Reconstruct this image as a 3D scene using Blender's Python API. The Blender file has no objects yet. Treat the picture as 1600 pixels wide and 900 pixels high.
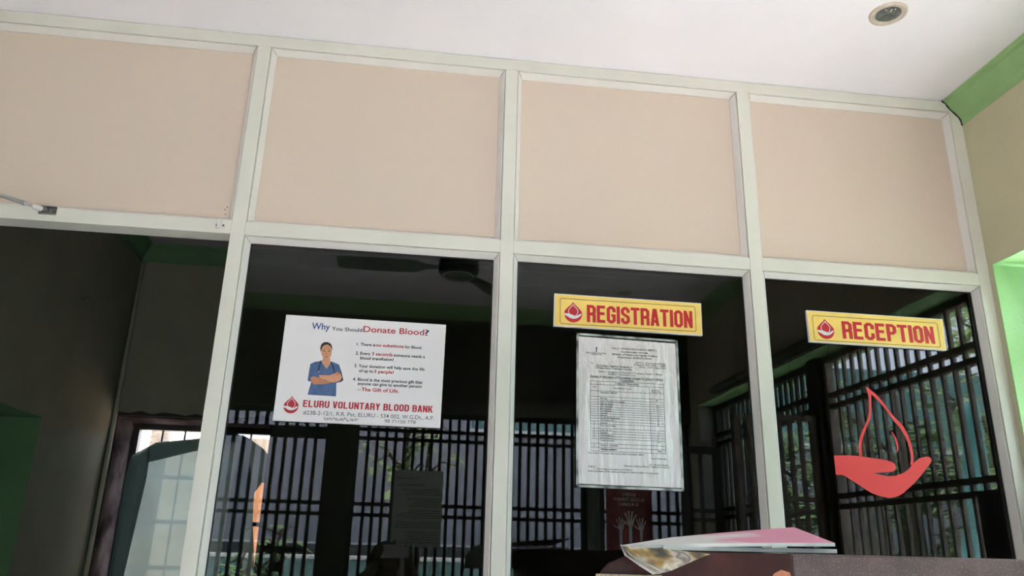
import bpy, bmesh, math, random
from mathutils import Vector, Matrix
from mathutils.geometry import tessellate_polygon
random.seed(7)
SC = bpy.context.scene
COL = SC.collection
PI = math.pi

# ------------------------------------------------------------------ camera, world, sun, exposure
cam_data = bpy.data.cameras.new('camera')
cam = bpy.data.objects.new('camera', cam_data)
COL.objects.link(cam)
CAM_LOC = (0.12412, -2.20019, 1.29085)
CAM_ROT = (1.893155, -0.0239706, -0.1288275)
cam.location = CAM_LOC
cam.rotation_euler = CAM_ROT
cam_data.sensor_fit = 'HORIZONTAL'
cam_data.sensor_width = 36.0
cam_data.lens = 1218.46 / 1600 * 36.0
cam_data.clip_start = 0.01
SC.camera = cam

world = bpy.data.worlds.new('sky')
SC.world = world
world.use_nodes = True
wn = world.node_tree
bg = wn.nodes['Background']
bg.inputs['Color'].default_value = (0.73, 0.84, 1.0, 1)
bg.inputs['Strength'].default_value = 3.2

sun_data = bpy.data.lights.new('sun', 'SUN')
sun_data.energy = 16.0
sun_data.angle = math.radians(1.0)
sun_data.color = (1.0, 0.94, 0.93)
sun = bpy.data.objects.new('sun', sun_data)
COL.objects.link(sun)
sun.location = (6, -10, 20)
sun.rotation_euler = Vector((-0.10, 0.20, -0.97)).to_track_quat('-Z', 'Y').to_euler()

SC.view_settings.view_transform = 'Standard'
SC.view_settings.look = 'None'
SC.view_settings.gamma = 1.0
SC.view_settings.use_curve_mapping = False
SC.view_settings.exposure = 2.25
SC.cycles.max_bounces = 14
SC.cycles.diffuse_bounces = 7
SC.cycles.transparent_max_bounces = 24
SC.cycles.use_denoising = True


# ------------------------------------------------------------------ materials
def s2l(c):
    return tuple(((v / 255) / 12.92 if v / 255 <= 0.04045 else ((v / 255 + 0.055) / 1.055) ** 2.4) for v in c)


def mat(name, col, rough=0.6, metal=0.0, var=0.06, scale=12.0, bump=0.0, bscale=60.0, col2=None, spec=None, detail=4.0):
    """procedural surface: base colour broken up by noise, optional bump"""
    m = bpy.data.materials.new(name)
    m.use_nodes = True
    nt = m.node_tree
    b = nt.nodes['Principled BSDF']
    b.inputs['Roughness'].default_value = rough
    b.inputs['Metallic'].default_value = metal
    if spec is not None:
        b.inputs['Specular IOR Level'].default_value = spec
    tc = nt.nodes.new('ShaderNodeTexCoord')
    nz = nt.nodes.new('ShaderNodeTexNoise')
    nz.inputs['Scale'].default_value = scale
    nz.inputs['Detail'].default_value = detail
    nt.links.new(tc.outputs['Object'], nz.inputs['Vector'])
    rp = nt.nodes.new('ShaderNodeValToRGB')
    a = tuple(max(0, v * (1 - var)) for v in col)
    c2 = col2 if col2 else tuple(min(1, v * (1 + var)) for v in col)
    rp.color_ramp.elements[0].position = 0.35
    rp.color_ramp.elements[0].color = (*a, 1)
    rp.color_ramp.elements[1].position = 0.65
    rp.color_ramp.elements[1].color = (*c2, 1)
    nt.links.new(nz.outputs['Fac'], rp.inputs['Fac'])
    nt.links.new(rp.outputs['Color'], b.inputs['Base Color'])
    if bump:
        n2 = nt.nodes.new('ShaderNodeTexNoise')
        n2.inputs['Scale'].default_value = bscale
        n2.inputs['Detail'].default_value = 3
        nt.links.new(tc.outputs['Object'], n2.inputs['Vector'])
        bp = nt.nodes.new('ShaderNodeBump')
        bp.inputs['Strength'].default_value = bump
        bp.inputs['Distance'].default_value = 0.01
        nt.links.new(n2.outputs['Fac'], bp.inputs['Height'])
        nt.links.new(bp.outputs['Normal'], b.inputs['Normal'])
    return m


def schlick(nt, f0):
    """reflectance rising towards grazing angles, the same from both sides"""
    lw = nt.nodes.new('ShaderNodeLayerWeight')
    lw.inputs['Blend'].default_value = 0.5
    pw = nt.nodes.new('ShaderNodeMath')
    pw.operation = 'POWER'
    pw.inputs[1].default_value = 5.0
    nt.links.new(lw.outputs['Facing'], pw.inputs[0])
    ma = nt.nodes.new('ShaderNodeMath')
    ma.operation = 'MULTIPLY_ADD'
    ma.inputs[1].default_value = 1.0 - f0
    ma.inputs[2].default_value = f0
    nt.links.new(pw.outputs[0], ma.inputs[0])
    return ma


def glass_mat(name, tint, ior):
    m = bpy.data.materials.new(name)
    m.use_nodes = True
    nt = m.node_tree
    nt.nodes.clear()
    out = nt.nodes.new('ShaderNodeOutputMaterial')
    tr = nt.nodes.new('ShaderNodeBsdfTransparent')
    tr.inputs['Color'].default_value = (*tint, 1)
    gl = nt.nodes.new('ShaderNodeBsdfGlossy')
    gl.inputs['Roughness'].default_value = 0.0
    gl.inputs['Color'].default_value = (1, 1, 1, 1)
    fr = schlick(nt, ior)
    mx = nt.nodes.new('ShaderNodeMixShader')
    nt.links.new(fr.outputs[0], mx.inputs[0])
    nt.links.new(tr.outputs[0], mx.inputs[1])
    nt.links.new(gl.outputs[0], mx.inputs[2])
    nt.links.new(mx.outputs[0], out.inputs['Surface'])
    return m


def cloth_mat(name, col, transl=0.55, see=0.12):
    m = bpy.data.materials.new(name)
    m.use_nodes = True
    nt = m.node_tree
    nt.nodes.clear()
    out = nt.nodes.new('ShaderNodeOutputMaterial')
    df = nt.nodes.new('ShaderNodeBsdfDiffuse')
    tl = nt.nodes.new('ShaderNodeBsdfTranslucent')
    tp = nt.nodes.new('ShaderNodeBsdfTransparent')
    nz = nt.nodes.new('ShaderNodeTexNoise')
    nz.inputs['Scale'].default_value = 9
    tc = nt.nodes.new('ShaderNodeTexCoord')
    nt.links.new(tc.outputs['Object'], nz.inputs['Vector'])
    rp = nt.nodes.new('ShaderNodeValToRGB')
    rp.color_ramp.elements[0].color = (*[v * 0.85 for v in col], 1)
    rp.color_ramp.elements[1].color = (*[min(1, v * 1.1) for v in col], 1)
    nt.links.new(nz.outputs['Fac'], rp.inputs['Fac'])
    nt.links.new(rp.outputs['Color'], df.inputs['Color'])
    nt.links.new(rp.outputs['Color'], tl.inputs['Color'])
    tp.inputs['Color'].default_value = (*[min(1, v * 1.8) for v in col], 1)
    m1 = nt.nodes.new('ShaderNodeMixShader')
    m1.inputs[0].default_value = transl
    nt.links.new(df.outputs[0], m1.inputs[1])
    nt.links.new(tl.outputs[0], m1.inputs[2])
    m2 = nt.nodes.new('ShaderNodeMixShader')
    m2.inputs[0].default_value = see
    nt.links.new(m1.outputs[0], m2.inputs[1])
    nt.links.new(tp.outputs[0], m2.inputs[2])
    nt.links.new(m2.outputs[0], out.inputs['Surface'])
    return m


def granite_mat(name, base, specks, rough=0.25):
    m = mat(name, base, rough, var=0.25, scale=30, detail=6)
    nt = m.node_tree
    b = nt.nodes['Principled BSDF']
    tc = nt.nodes.new('ShaderNodeTexCoord')
    vo = nt.nodes.new('ShaderNodeTexNoise')
    vo.inputs['Scale'].default_value = 420
    vo.inputs['Detail'].default_value = 5
    nt.links.new(tc.outputs['Object'], vo.inputs['Vector'])
    rp = nt.nodes.new('ShaderNodeValToRGB')
    rp.color_ramp.elements[0].position = 0.54
    rp.color_ramp.elements[0].color = (0, 0, 0, 1)
    rp.color_ramp.elements[1].position = 0.68
    rp.color_ramp.elements[1].color = (1, 1, 1, 1)
    nt.links.new(vo.outputs['Fac'], rp.inputs['Fac'])
    mx = nt.nodes.new('ShaderNodeMix')
    mx.data_type = 'RGBA'
    old = b.inputs['Base Color'].links[0].from_socket
    nt.links.new(rp.outputs['Color'], mx.inputs[0])
    nt.links.new(old, mx.inputs[6])
    mx.inputs[7].default_value = (*specks, 1)
    nt.links.new(mx.outputs[2], b.inputs['Base Color'])
    return m


M = {}
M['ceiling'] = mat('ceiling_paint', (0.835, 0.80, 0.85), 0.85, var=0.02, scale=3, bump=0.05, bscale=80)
M['alu'] = mat('cream_powder_coat', (0.70, 0.68, 0.61), 0.42, var=0.025, scale=6, spec=0.4)
M['bead'] = mat('cream_powder_coat_bead', (0.72, 0.68, 0.65), 0.38, var=0.025, scale=6, spec=0.45)
M['panel'] = mat('beige_laminate', (0.665, 0.545, 0.455), 0.55, var=0.015, scale=220, spec=0.3)
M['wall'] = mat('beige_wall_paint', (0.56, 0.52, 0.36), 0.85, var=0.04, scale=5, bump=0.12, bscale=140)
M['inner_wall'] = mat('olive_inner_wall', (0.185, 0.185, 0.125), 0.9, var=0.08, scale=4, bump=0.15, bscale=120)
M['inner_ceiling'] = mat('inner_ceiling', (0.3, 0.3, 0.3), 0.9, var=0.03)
M['green'] = mat('light_green_paint', (0.40, 0.72, 0.33), 0.7, var=0.04, scale=5, bump=0.08, bscale=90)
M['cornice'] = mat('green_cornice_paint', (0.31, 0.50, 0.22), 0.7, var=0.06, scale=7, bump=0.08, bscale=70)  # same green as the opening's reveal, darkened in colour for the cornice's shade
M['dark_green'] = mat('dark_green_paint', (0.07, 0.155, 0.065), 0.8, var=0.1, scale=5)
M['sealant'] = mat('black_sealant', (0.02, 0.02, 0.02), 0.9)
M['gasket'] = mat('black_gasket', (0.015, 0.015, 0.015), 0.7)
M['glass'] = glass_mat('tinted_glass', (0.42, 0.44, 0.44), 0.031)
M['floor'] = mat('floor_tile', (0.60, 0.58, 0.58), 0.35, var=0.08, scale=2)
M['ground'] = mat('pale_concrete_yard', (0.57, 0.55, 0.54), 0.9, var=0.12, scale=3, bump=0.2, bscale=20)
M['grille'] = mat('dark_grille_paint', (0.018, 0.017, 0.014), 0.6, var=0.3, scale=20, spec=0.3)
M['grille_brown'] = mat('brown_grille_paint', (0.20, 0.165, 0.135), 0.6, var=0.3, scale=20, spec=0.3)
M['post_grey'] = mat('grey_green_post', (0.10, 0.105, 0.09), 0.7, var=0.2, scale=10)
M['pillar'] = mat('dark_pillar', (0.035, 0.037, 0.027), 0.8, var=0.2, scale=6)
M['white_board'] = mat('white_board', (0.76, 0.72, 0.74), 0.5, var=0.015, scale=8)
M['yellow'] = mat('sign_yellow', s2l((246, 208, 112)), 0.5, var=0.03, scale=30)
M['red'] = mat('sign_red', s2l((196, 30, 44)), 0.5, var=0.04)
M['text_red'] = mat('poster_red', s2l((176, 30, 45)), 0.5, var=0.03)
M['text_blue'] = mat('poster_blue', s2l((28, 76, 130)), 0.5, var=0.03)
M['text_dark'] = mat('poster_black', s2l((45, 45, 52)), 0.5, var=0.03)
M['text_green'] = mat('poster_green', s2l((70, 95, 80)), 0.5, var=0.03)
M['text_grey'] = mat('poster_grey', s2l((75, 80, 88)), 0.5, var=0.03)
M['pencil'] = mat('pencil_grey', s2l((120, 118, 118)), 0.5, var=0.1)
M['ink'] = mat('ink_black', s2l((48, 46, 50)), 0.6, var=0.05)
M['paper'] = mat('white_paper', (0.86, 0.785, 0.80), 0.7, var=0.015, scale=6)
M['decal'] = mat('red_vinyl', s2l((232, 50, 52)), 0.4, var=0.03, scale=8)
M['print_skin'] = mat('printed_skin', s2l((208, 150, 118)), 0.5, var=0.05, scale=90)
M['print_skin_shade'] = mat('printed_skin_tan', s2l((190, 126, 92)), 0.5, var=0.05, scale=90)
M['print_hair'] = mat('printed_hair', s2l((42, 36, 36)), 0.5, var=0.1, scale=90)
M['print_scrub'] = mat('printed_scrubs', s2l((72, 98, 142)), 0.5, var=0.12, scale=70)
M['print_dark'] = mat('printed_navy', s2l((38, 48, 72)), 0.5, var=0.1, scale=70)
M['print_lips'] = mat('printed_lips', s2l((158, 70, 70)), 0.5)
M['steel'] = mat('brushed_steel', (0.74, 0.73, 0.76), 0.28, metal=0.75, var=0.05, scale=40)
M['dark_steel'] = mat('dull_steel', (0.24, 0.23, 0.22), 0.45, metal=0.8, var=0.15, scale=50)
M['screw'] = mat('screw_metal', (0.14, 0.13, 0.12), 0.5, metal=0.7)
M['brass'] = mat('satin_brass_ring', (0.60, 0.52, 0.44), 0.4, metal=0.25, var=0.12, scale=50)
M['lamp_inside'] = mat('lamp_reflector', (0.12, 0.135, 0.125), 0.35, metal=0.3, var=0.45, scale=45)
M['granite'] = granite_mat('brown_granite', (0.070, 0.041, 0.042), (0.16, 0.115, 0.12), 0.40)
M['maroon'] = mat('polished_maroon_stone', (0.045, 0.011, 0.009), 0.38, var=0.45, scale=18, detail=7, spec=0.22)
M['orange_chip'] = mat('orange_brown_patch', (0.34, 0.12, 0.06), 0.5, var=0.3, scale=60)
M['ribbed'] = mat('beige_ribbed_strip', (0.52, 0.40, 0.28), 0.6, var=0.1, scale=30)
M['counter_wood'] = mat('dark_counter_wood', (0.07, 0.035, 0.02), 0.5, var=0.3, scale=10)
M['news_white'] = mat('newsprint', (0.60, 0.58, 0.56), 0.85, var=0.05, scale=40)
M['grey_wall'] = mat('grey_plaster', (0.285, 0.285, 0.32), 0.9, var=0.10, scale=1.5, bump=0.2, bscale=8)
M['grey_plinth'] = mat('dark_plinth', (0.06, 0.065, 0.06), 0.9, var=0.2, scale=3)
M['teal_wall'] = mat('teal_plaster', (0.14, 0.27, 0.25), 0.85, var=0.08, scale=2)
M['teal_light'] = mat('pale_teal_plaster', (0.55, 0.80, 0.76), 0.85, var=0.06, scale=2)
M['coping'] = mat('white_coping', (0.75, 0.76, 0.74), 0.8, var=0.05)
M['bark'] = mat('bark', (0.06, 0.045, 0.03), 0.9, var=0.3, scale=20, bump=0.4, bscale=40)
M['leaf'] = cloth_mat('leaf_green', (0.36, 0.47, 0.24), 0.45, 0.0)
M['leaf_dark'] = cloth_mat('leaf_dark_green', (0.22, 0.33, 0.16), 0.45, 0.0)
M['leaf_yellow'] = mat('leaf_yellow_green', (0.30, 0.34, 0.05), 0.6, var=0.3, scale=8)
M['net'] = cloth_mat('green_shade_net', (0.100, 0.132, 0.126), 0.55, 0.13)
M['net_teal'] = cloth_mat('teal_net', (0.42, 0.72, 0.74), 0.55, 0.25)
M['window_wood'] = mat('dark_window_frame', (0.03, 0.025, 0.022), 0.6, var=0.2)
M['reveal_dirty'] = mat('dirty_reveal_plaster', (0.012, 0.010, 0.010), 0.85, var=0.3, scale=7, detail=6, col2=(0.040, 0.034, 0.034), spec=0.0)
M['tan_brick'] = mat('tan_wall', (0.45, 0.33, 0.24), 0.9, var=0.15, scale=5)
M['orange_board'] = mat('orange_board', (0.46, 0.19, 0.08), 0.8, var=0.2, scale=9)
M['conduit'] = mat('olive_conduit', (0.34, 0.33, 0.24), 0.6)
M['hero_red'] = mat('poster_maroon', (0.24, 0.035, 0.035), 0.55, var=0.1)
M['hero_art'] = mat('poster_pale_grey', (0.88, 0.88, 0.88), 0.6)
M['hero_art_red'] = mat('poster_red_art', (0.50, 0.05, 0.05), 0.6)
M['notice_grey'] = mat('notice_paper', (0.80, 0.80, 0.76), 0.7, var=0.03)
M['black_plastic'] = mat('black_plastic', (0.012, 0.012, 0.013), 0.5)
M['skin'] = mat('skin', (0.13, 0.07, 0.045), 0.55, var=0.06, scale=20)
M['hair'] = mat('black_hair', (0.006, 0.0055, 0.005), 0.85, var=0.3, scale=80, bump=0.5, bscale=200)
M['shirt'] = mat('dark_shirt', (0.014, 0.014, 0.018), 0.85, var=0.15, scale=30)
M['trousers'] = mat('dark_trousers', (0.03, 0.03, 0.035), 0.9, var=0.15, scale=30)
M['phone_body'] = mat('grey_phone', (0.75, 0.75, 0.75), 0.4)
M['lavender'] = mat('lavender_cloth', (0.46, 0.44, 0.66), 0.8, var=0.25, scale=9, col2=(0.85, 0.82, 0.88))
M['chair_plastic'] = mat('dark_chair', (0.03, 0.02, 0.018), 0.5)
M['fan_body'] = mat('dark_fan_enamel', (0.05, 0.04, 0.035), 0.35, metal=0.2)


# newspaper print: columns of grey text, pink block (procedural)
def newspaper_mat(name, pink):
    m = mat(name, (0.60, 0.58, 0.56), 0.85, var=0.04, scale=40)
    nt = m.node_tree
    b = nt.nodes['Principled BSDF']
    old = b.inputs['Base Color'].links[0].from_socket
    tc = nt.nodes.new('ShaderNodeTexCoord')
    mp = nt.nodes.new('ShaderNodeMapping')
    mp.inputs['Scale'].default_value = (1, 1, 1)
    mp.inputs['Rotation'].default_value = (0, 0, math.radians(-14))
    nt.links.new(tc.outputs['Object'], mp.inputs['Vector'])
    wv = nt.nodes.new('ShaderNodeTexWave')
    wv.bands_direction = 'Y'
    wv.inputs['Scale'].default_value = 26
    wv.inputs['Distortion'].default_value = 1.5
    wv.inputs['Detail'].default_value = 3
    nt.links.new(mp.outputs['Vector'], wv.inputs['Vector'])
    nz = nt.nodes.new('ShaderNodeTexNoise')
    nz.inputs['Scale'].default_value = 9
    nz.inputs['Detail'].default_value = 2
    nt.links.new(mp.outputs['Vector'], nz.inputs['Vector'])
    rp = nt.nodes.new('ShaderNodeValToRGB')
    e = rp.color_ramp.elements
    e[0].position = 0.42
    e[0].color = (0, 0, 0, 1)
    e[1].position = 0.60
    e[1].color = (1, 1, 1, 1)
    sx = nt.nodes.new('ShaderNodeSeparateXYZ')
    nt.links.new(tc.outputs['Object'], sx.inputs[0])
    ma = nt.nodes.new('ShaderNodeMath')
    ma.operation = 'MULTIPLY_ADD'
    ma.inputs[1].default_value = 1.6
    nt.links.new(sx.outputs[0], ma.inputs[0])
    nt.links.new(nz.outputs['Fac'], ma.inputs[2])
    nt.links.new(ma.outputs[0], rp.inputs['Fac'])
    mx = nt.nodes.new('ShaderNodeMix')
    mx.data_type = 'RGBA'
    nt.links.new(rp.outputs['Color'], mx.inputs[0])
    nt.links.new(old, mx.inputs[6])
    mx.inputs[7].default_value = (*pink, 1)
    m2 = nt.nodes.new('ShaderNodeMix')
    m2.data_type = 'RGBA'
    ml = nt.nodes.new('ShaderNodeMath')
    ml.operation = 'MULTIPLY'
    ml.inputs[1].default_value = 0.55
    nt.links.new(wv.outputs['Fac'], ml.inputs[0])
    nt.links.new(ml.outputs[0], m2.inputs[0])
    nt.links.new(mx.outputs[2], m2.inputs[6])
    m2.inputs[7].default_value = (0.62, 0.55, 0.56, 1)
    nt.links.new(m2.outputs[2], b.inputs['Base Color'])
    return m


M['news_pink'] = newspaper_mat('newspaper_pink_page', s2l((205, 100, 140)))
def photo_page_mat():
    m = mat('newspaper_photo_page', (0.6, 0.58, 0.56), 0.85, scale=26, detail=2)
    nt = m.node_tree
    rp = [n for n in nt.nodes if n.type == 'VALTORGB'][0].color_ramp
    rp.elements[0].position = 0.30
    rp.elements[0].color = (0.035, 0.035, 0.028, 1)
    rp.elements[1].position = 0.74
    rp.elements[1].color = (0.60, 0.57, 0.52, 1)
    for p, c in ((0.42, (0.08, 0.075, 0.055)), (0.50, (0.30, 0.18, 0.06)), (0.57, (0.52, 0.46, 0.38)), (0.64, (0.20, 0.15, 0.13))):
        e = rp.elements.new(p)
        e.color = (*c, 1)
    return m


M['news_photo'] = photo_page_mat()


def sleeve_mat():
    m = bpy.data.materials.new('clear_plastic_sleeve')
    m.use_nodes = True
    nt = m.node_tree
    nt.nodes.clear()
    out = nt.nodes.new('ShaderNodeOutputMaterial')
    tr = nt.nodes.new('ShaderNodeBsdfTransparent')
    tr.inputs['Color'].default_value = (1, 1, 1, 1)
    gl = nt.nodes.new('ShaderNodeBsdfGlossy')
    gl.inputs['Roughness'].default_value = 0.08
    nz = nt.nodes.new('ShaderNodeTexNoise')
    nz.inputs['Scale'].default_value = 14
    nz.inputs['Detail'].default_value = 3
    tc = nt.nodes.new('ShaderNodeTexCoord')
    mp = nt.nodes.new('ShaderNodeMapping')
    mp.inputs['Scale'].default_value = (3.0, 1.0, 0.6)
    nt.links.new(tc.outputs['Object'], mp.inputs['Vector'])
    nt.links.new(mp.outputs['Vector'], nz.inputs['Vector'])
    bp = nt.nodes.new('ShaderNodeBump')
    bp.inputs['Strength'].default_value = 1.0
    bp.inputs['Distance'].default_value = 0.02
    nt.links.new(nz.outputs['Fac'], bp.inputs['Height'])
    nt.links.new(bp.outputs['Normal'], gl.inputs['Normal'])
    fr = schlick(nt, 0.13)
    mx = nt.nodes.new('ShaderNodeMixShader')
    nt.links.new(fr.outputs[0], mx.inputs[0])
    nt.links.new(tr.outputs[0], mx.inputs[1])
    nt.links.new(gl.outputs[0], mx.inputs[2])
    nt.links.new(mx.outputs[0], out.inputs['Surface'])
    return m


M['sleeve'] = sleeve_mat()

# ------------------------------------------------------------------ geometry helpers
WORLD = {}


def wl(o):
    return WORLD.get(o.name, Vector((0, 0, 0))) if o else Vector((0, 0, 0))


class MB:
    """collects shapes in world coordinates; build() links them as one mesh object"""

    def __init__(self):
        self.v, self.f, self.fm = [], [], []
        self.mi = 0

    def poly(self, pts):
        i = len(self.v)
        self.v += [tuple(p) for p in pts]
        self.f.append(tuple(range(i, i + len(pts))))
        self.fm.append(self.mi)

    def mesh(self, vs, fs):
        i = len(self.v)
        self.v += [tuple(p) for p in vs]
        for f in fs:
            self.f.append(tuple(i + k for k in f))
            self.fm.append(self.mi)

    def box(self, x0, x1, y0, y1, z0, z1):
        vs = [(x0, y0, z0), (x1, y0, z0), (x1, y1, z0), (x0, y1, z0), (x0, y0, z1), (x1, y0, z1), (x1, y1, z1), (x0, y1, z1)]
        self.mesh(vs, [(0, 3, 2, 1), (4, 5, 6, 7), (0, 1, 5, 4), (1, 2, 6, 5), (2, 3, 7, 6), (3, 0, 4, 7)])

    def tube(self, pts, r, n=10, cap=True):
        pts = [Vector(p) for p in pts]
        rs = r if isinstance(r, (list, tuple)) else [r] * len(pts)
        rings = []
        up = Vector((0, 0, 1))
        for k, p in enumerate(pts):
            d = (pts[min(k + 1, len(pts) - 1)] - pts[max(k - 1, 0)]).normalized()
            a = d.cross(up)
            if a.length < 1e-3:
                a = d.cross(Vector((1, 0, 0)))
            a.normalize()
            b = a.cross(d).normalized()
            rings.append([p + (a * math.cos(2 * PI * i / n) + b * math.sin(2 * PI * i / n)) * rs[k] for i in range(n)])
        vs = [q for g in rings for q in g]
        fs = []
        for k in range(len(rings) - 1):
            for i in range(n):
                j = (i + 1) % n
                fs.append((k * n + i, k * n + j, (k + 1) * n + j, (k + 1) * n + i))
        if cap:
            fs.append(tuple(range(n)))
            fs.append(tuple((len(rings) - 1) * n + i for i in reversed(range(n))))
        self.mesh(vs, fs)

    def lathe(self, c, prof, n=40, axis='z'):
        """prof: (radius, offset) along axis"""
        c = Vector(c)
        vs, fs = [], []
        for r, h in prof:
            for i in range(n):
                t = 2 * PI * i / n
                if axis == 'z':
                    vs.append(c + Vector((r * math.cos(t), r * math.sin(t), h)))
                else:
                    vs.append(c + Vector((r * math.cos(t), h, r * math.sin(t))))
        for k in range(len(prof) - 1):
            for i in range(n):
                j = (i + 1) % n
                fs.append((k * n + i, k * n + j, (k + 1) * n + j, (k + 1) * n + i))
        self.mesh(vs, fs)

    def prism(self, outline, a, b, plane='xz', holes=()):
        """flat outline (2D) extruded from a to b along the third axis"""
        def P(p, d):
            return (p[0], d, p[1]) if plane == 'xz' else ((d, p[0], p[1]) if plane == 'yz' else (p[0], p[1], d))
        loops = [outline] + list(holes)
        tris = tessellate_polygon([[Vector((p[0], p[1], 0)) for p in L] for L in loops])
        flat = [p for L in loops for p in L]
        n = len(flat)
        vs = [P(p, a) for p in flat] + [P(p, b) for p in flat]
        fs = [tuple(t) for t in tris] + [tuple(n + k for k in reversed(t)) for t in tris]
        o = 0
        for L in loops:
            for i in range(len(L)):
                j = (i + 1) % len(L)
                fs.append((o + i, o + j, n + o + j, n + o + i))
            o += len(L)
        self.mesh(vs, fs)

    def build(self, name, m, parent=None, smooth=False, bevel=0.0, fix=True):
        off = wl(parent)
        me = bpy.data.meshes.new(name)
        me.from_pydata([tuple(Vector(p) - off) for p in self.v], [], self.f)
        ms = m if isinstance(m, (list, tuple)) else [m]
        for k in ms:
            me.materials.append(k)
        if len(ms) > 1:
            for p, k in zip(me.polygons, self.fm):
                p.material_index = k
        if fix:
            bm = bmesh.new()
            bm.from_mesh(me)
            bmesh.ops.recalc_face_normals(bm, faces=bm.faces)
            bm.to_mesh(me)
            bm.free()
        if smooth:
            for p in me.polygons:
                p.use_smooth = True
        o = bpy.data.objects.new(name, me)
        COL.objects.link(o)
        if parent:
            o.parent = parent
        WORLD[o.name] = off.copy()
        if bevel:
            md = o.modifiers.new('bevel', 'BEVEL')
            md.width = bevel
            md.segments = 2
            md.limit_method = 'ANGLE'
        return o


def tag(o, label=None, cat=None, group=None, kind=None):
    if label:
        o['label'] = label
    if cat:
        o['category'] = cat
    if group:
        o['group'] = group
    if kind:
        o['kind'] = kind
    return o


def thing(name, label, cat, loc=(0, 0, 0), group=None, kind=None):
    o = bpy.data.objects.new(name, None)
    COL.objects.link(o)
    o.location = loc
    o.empty_display_size = 0.1
    WORLD[o.name] = Vector(loc)
    return tag(o, label, cat, group, kind)


def inst(me, name, parent, loc):
    """a copy of a part, sharing its mesh"""
    o = bpy.data.objects.new(name, me)
    COL.objects.link(o)
    o.parent = parent
    o.location = Vector(loc) - wl(parent)
    return o


def boxmesh(name, sx, sy, sz, m):
    b = MB()
    b.box(-sx / 2, sx / 2, -sy / 2, sy / 2, 0, sz)
    me = bpy.data.meshes.new(name)
    me.from_pydata(b.v, [], b.f)
    me.materials.append(m)
    return me


def structure(name, mb, m, parent=None, **k):
    o = mb.build(name, m, parent, **k)
    if not parent:
        tag(o, kind='structure')
    return o


# ------------------------------------------------------------------ lettering helpers
def text_geo(body, offset=0.0, shear=0.0):
    cu = bpy.data.curves.new('lettering', 'FONT')
    cu.body = body
    cu.size = 1.0
    cu.offset = offset
    cu.shear = shear
    cu.resolution_u = 3
    ob = bpy.data.objects.new('lettering', cu)
    COL.objects.link(ob)
    dg = bpy.context.evaluated_depsgraph_get()
    dg.update()
    me = bpy.data.meshes.new_from_object(ob.evaluated_get(dg))
    vs = [(v.co.x, v.co.y) for v in me.vertices]
    fs = [tuple(p.vertices) for p in me.polygons]
    bpy.data.objects.remove(ob)
    bpy.data.curves.remove(cu)
    bpy.data.meshes.remove(me)
    return vs, fs


def put_text(mb, body, x0, x1, z, y, height=None, offset=0.012, shear=0.0, facing=-1, drop=0.0):
    """lettering on an upright board between x0 and x1, baseline z, facing -y or +y"""
    vs, fs = text_geo(body, offset, shear)
    if not vs:
        return
    mn, mx = min(v[0] for v in vs), max(v[0] for v in vs)
    sx = (x1 - x0) / (mx - mn)
    sz = (height / 0.72) if height else sx
    if facing < 0:
        mb.mesh([(x0 + (a - mn) * sx, y, z + b * sz) for a, b in vs], fs)
    else:
        mb.mesh([(x1 - (a - mn) * sx, y, z + b * sz) for a, b in vs], [tuple(f) for f in fs])


def stroke(path, w, closed=False):
    """a thick line as quads (2D)"""
    n = len(path)
    L, R = [], []
    for i in range(n):
        p = Vector(path[i])
        pa = Vector(path[(i - 1) % n]) if (closed or i > 0) else None
        pb = Vector(path[(i + 1) % n]) if (closed or i < n - 1) else None
        d1 = (p - pa).normalized() if pa is not None else None
        d2 = (pb - p).normalized() if pb is not None else None
        d1 = d1 or d2
        d2 = d2 or d1
        n1 = Vector((-d1.y, d1.x))
        n2 = Vector((-d2.y, d2.x))
        m = (n1 + n2)
        m.normalize()
        k = w / 2 / max(0.35, m.dot(n1))
        L.append(p + m * k)
        R.append(p - m * k)
    q = []
    for i in range(n if closed else n - 1):
        j = (i + 1) % n
        q.append([tuple(R[i]), tuple(R[j]), tuple(L[j]), tuple(L[i])])
    return q


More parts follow.
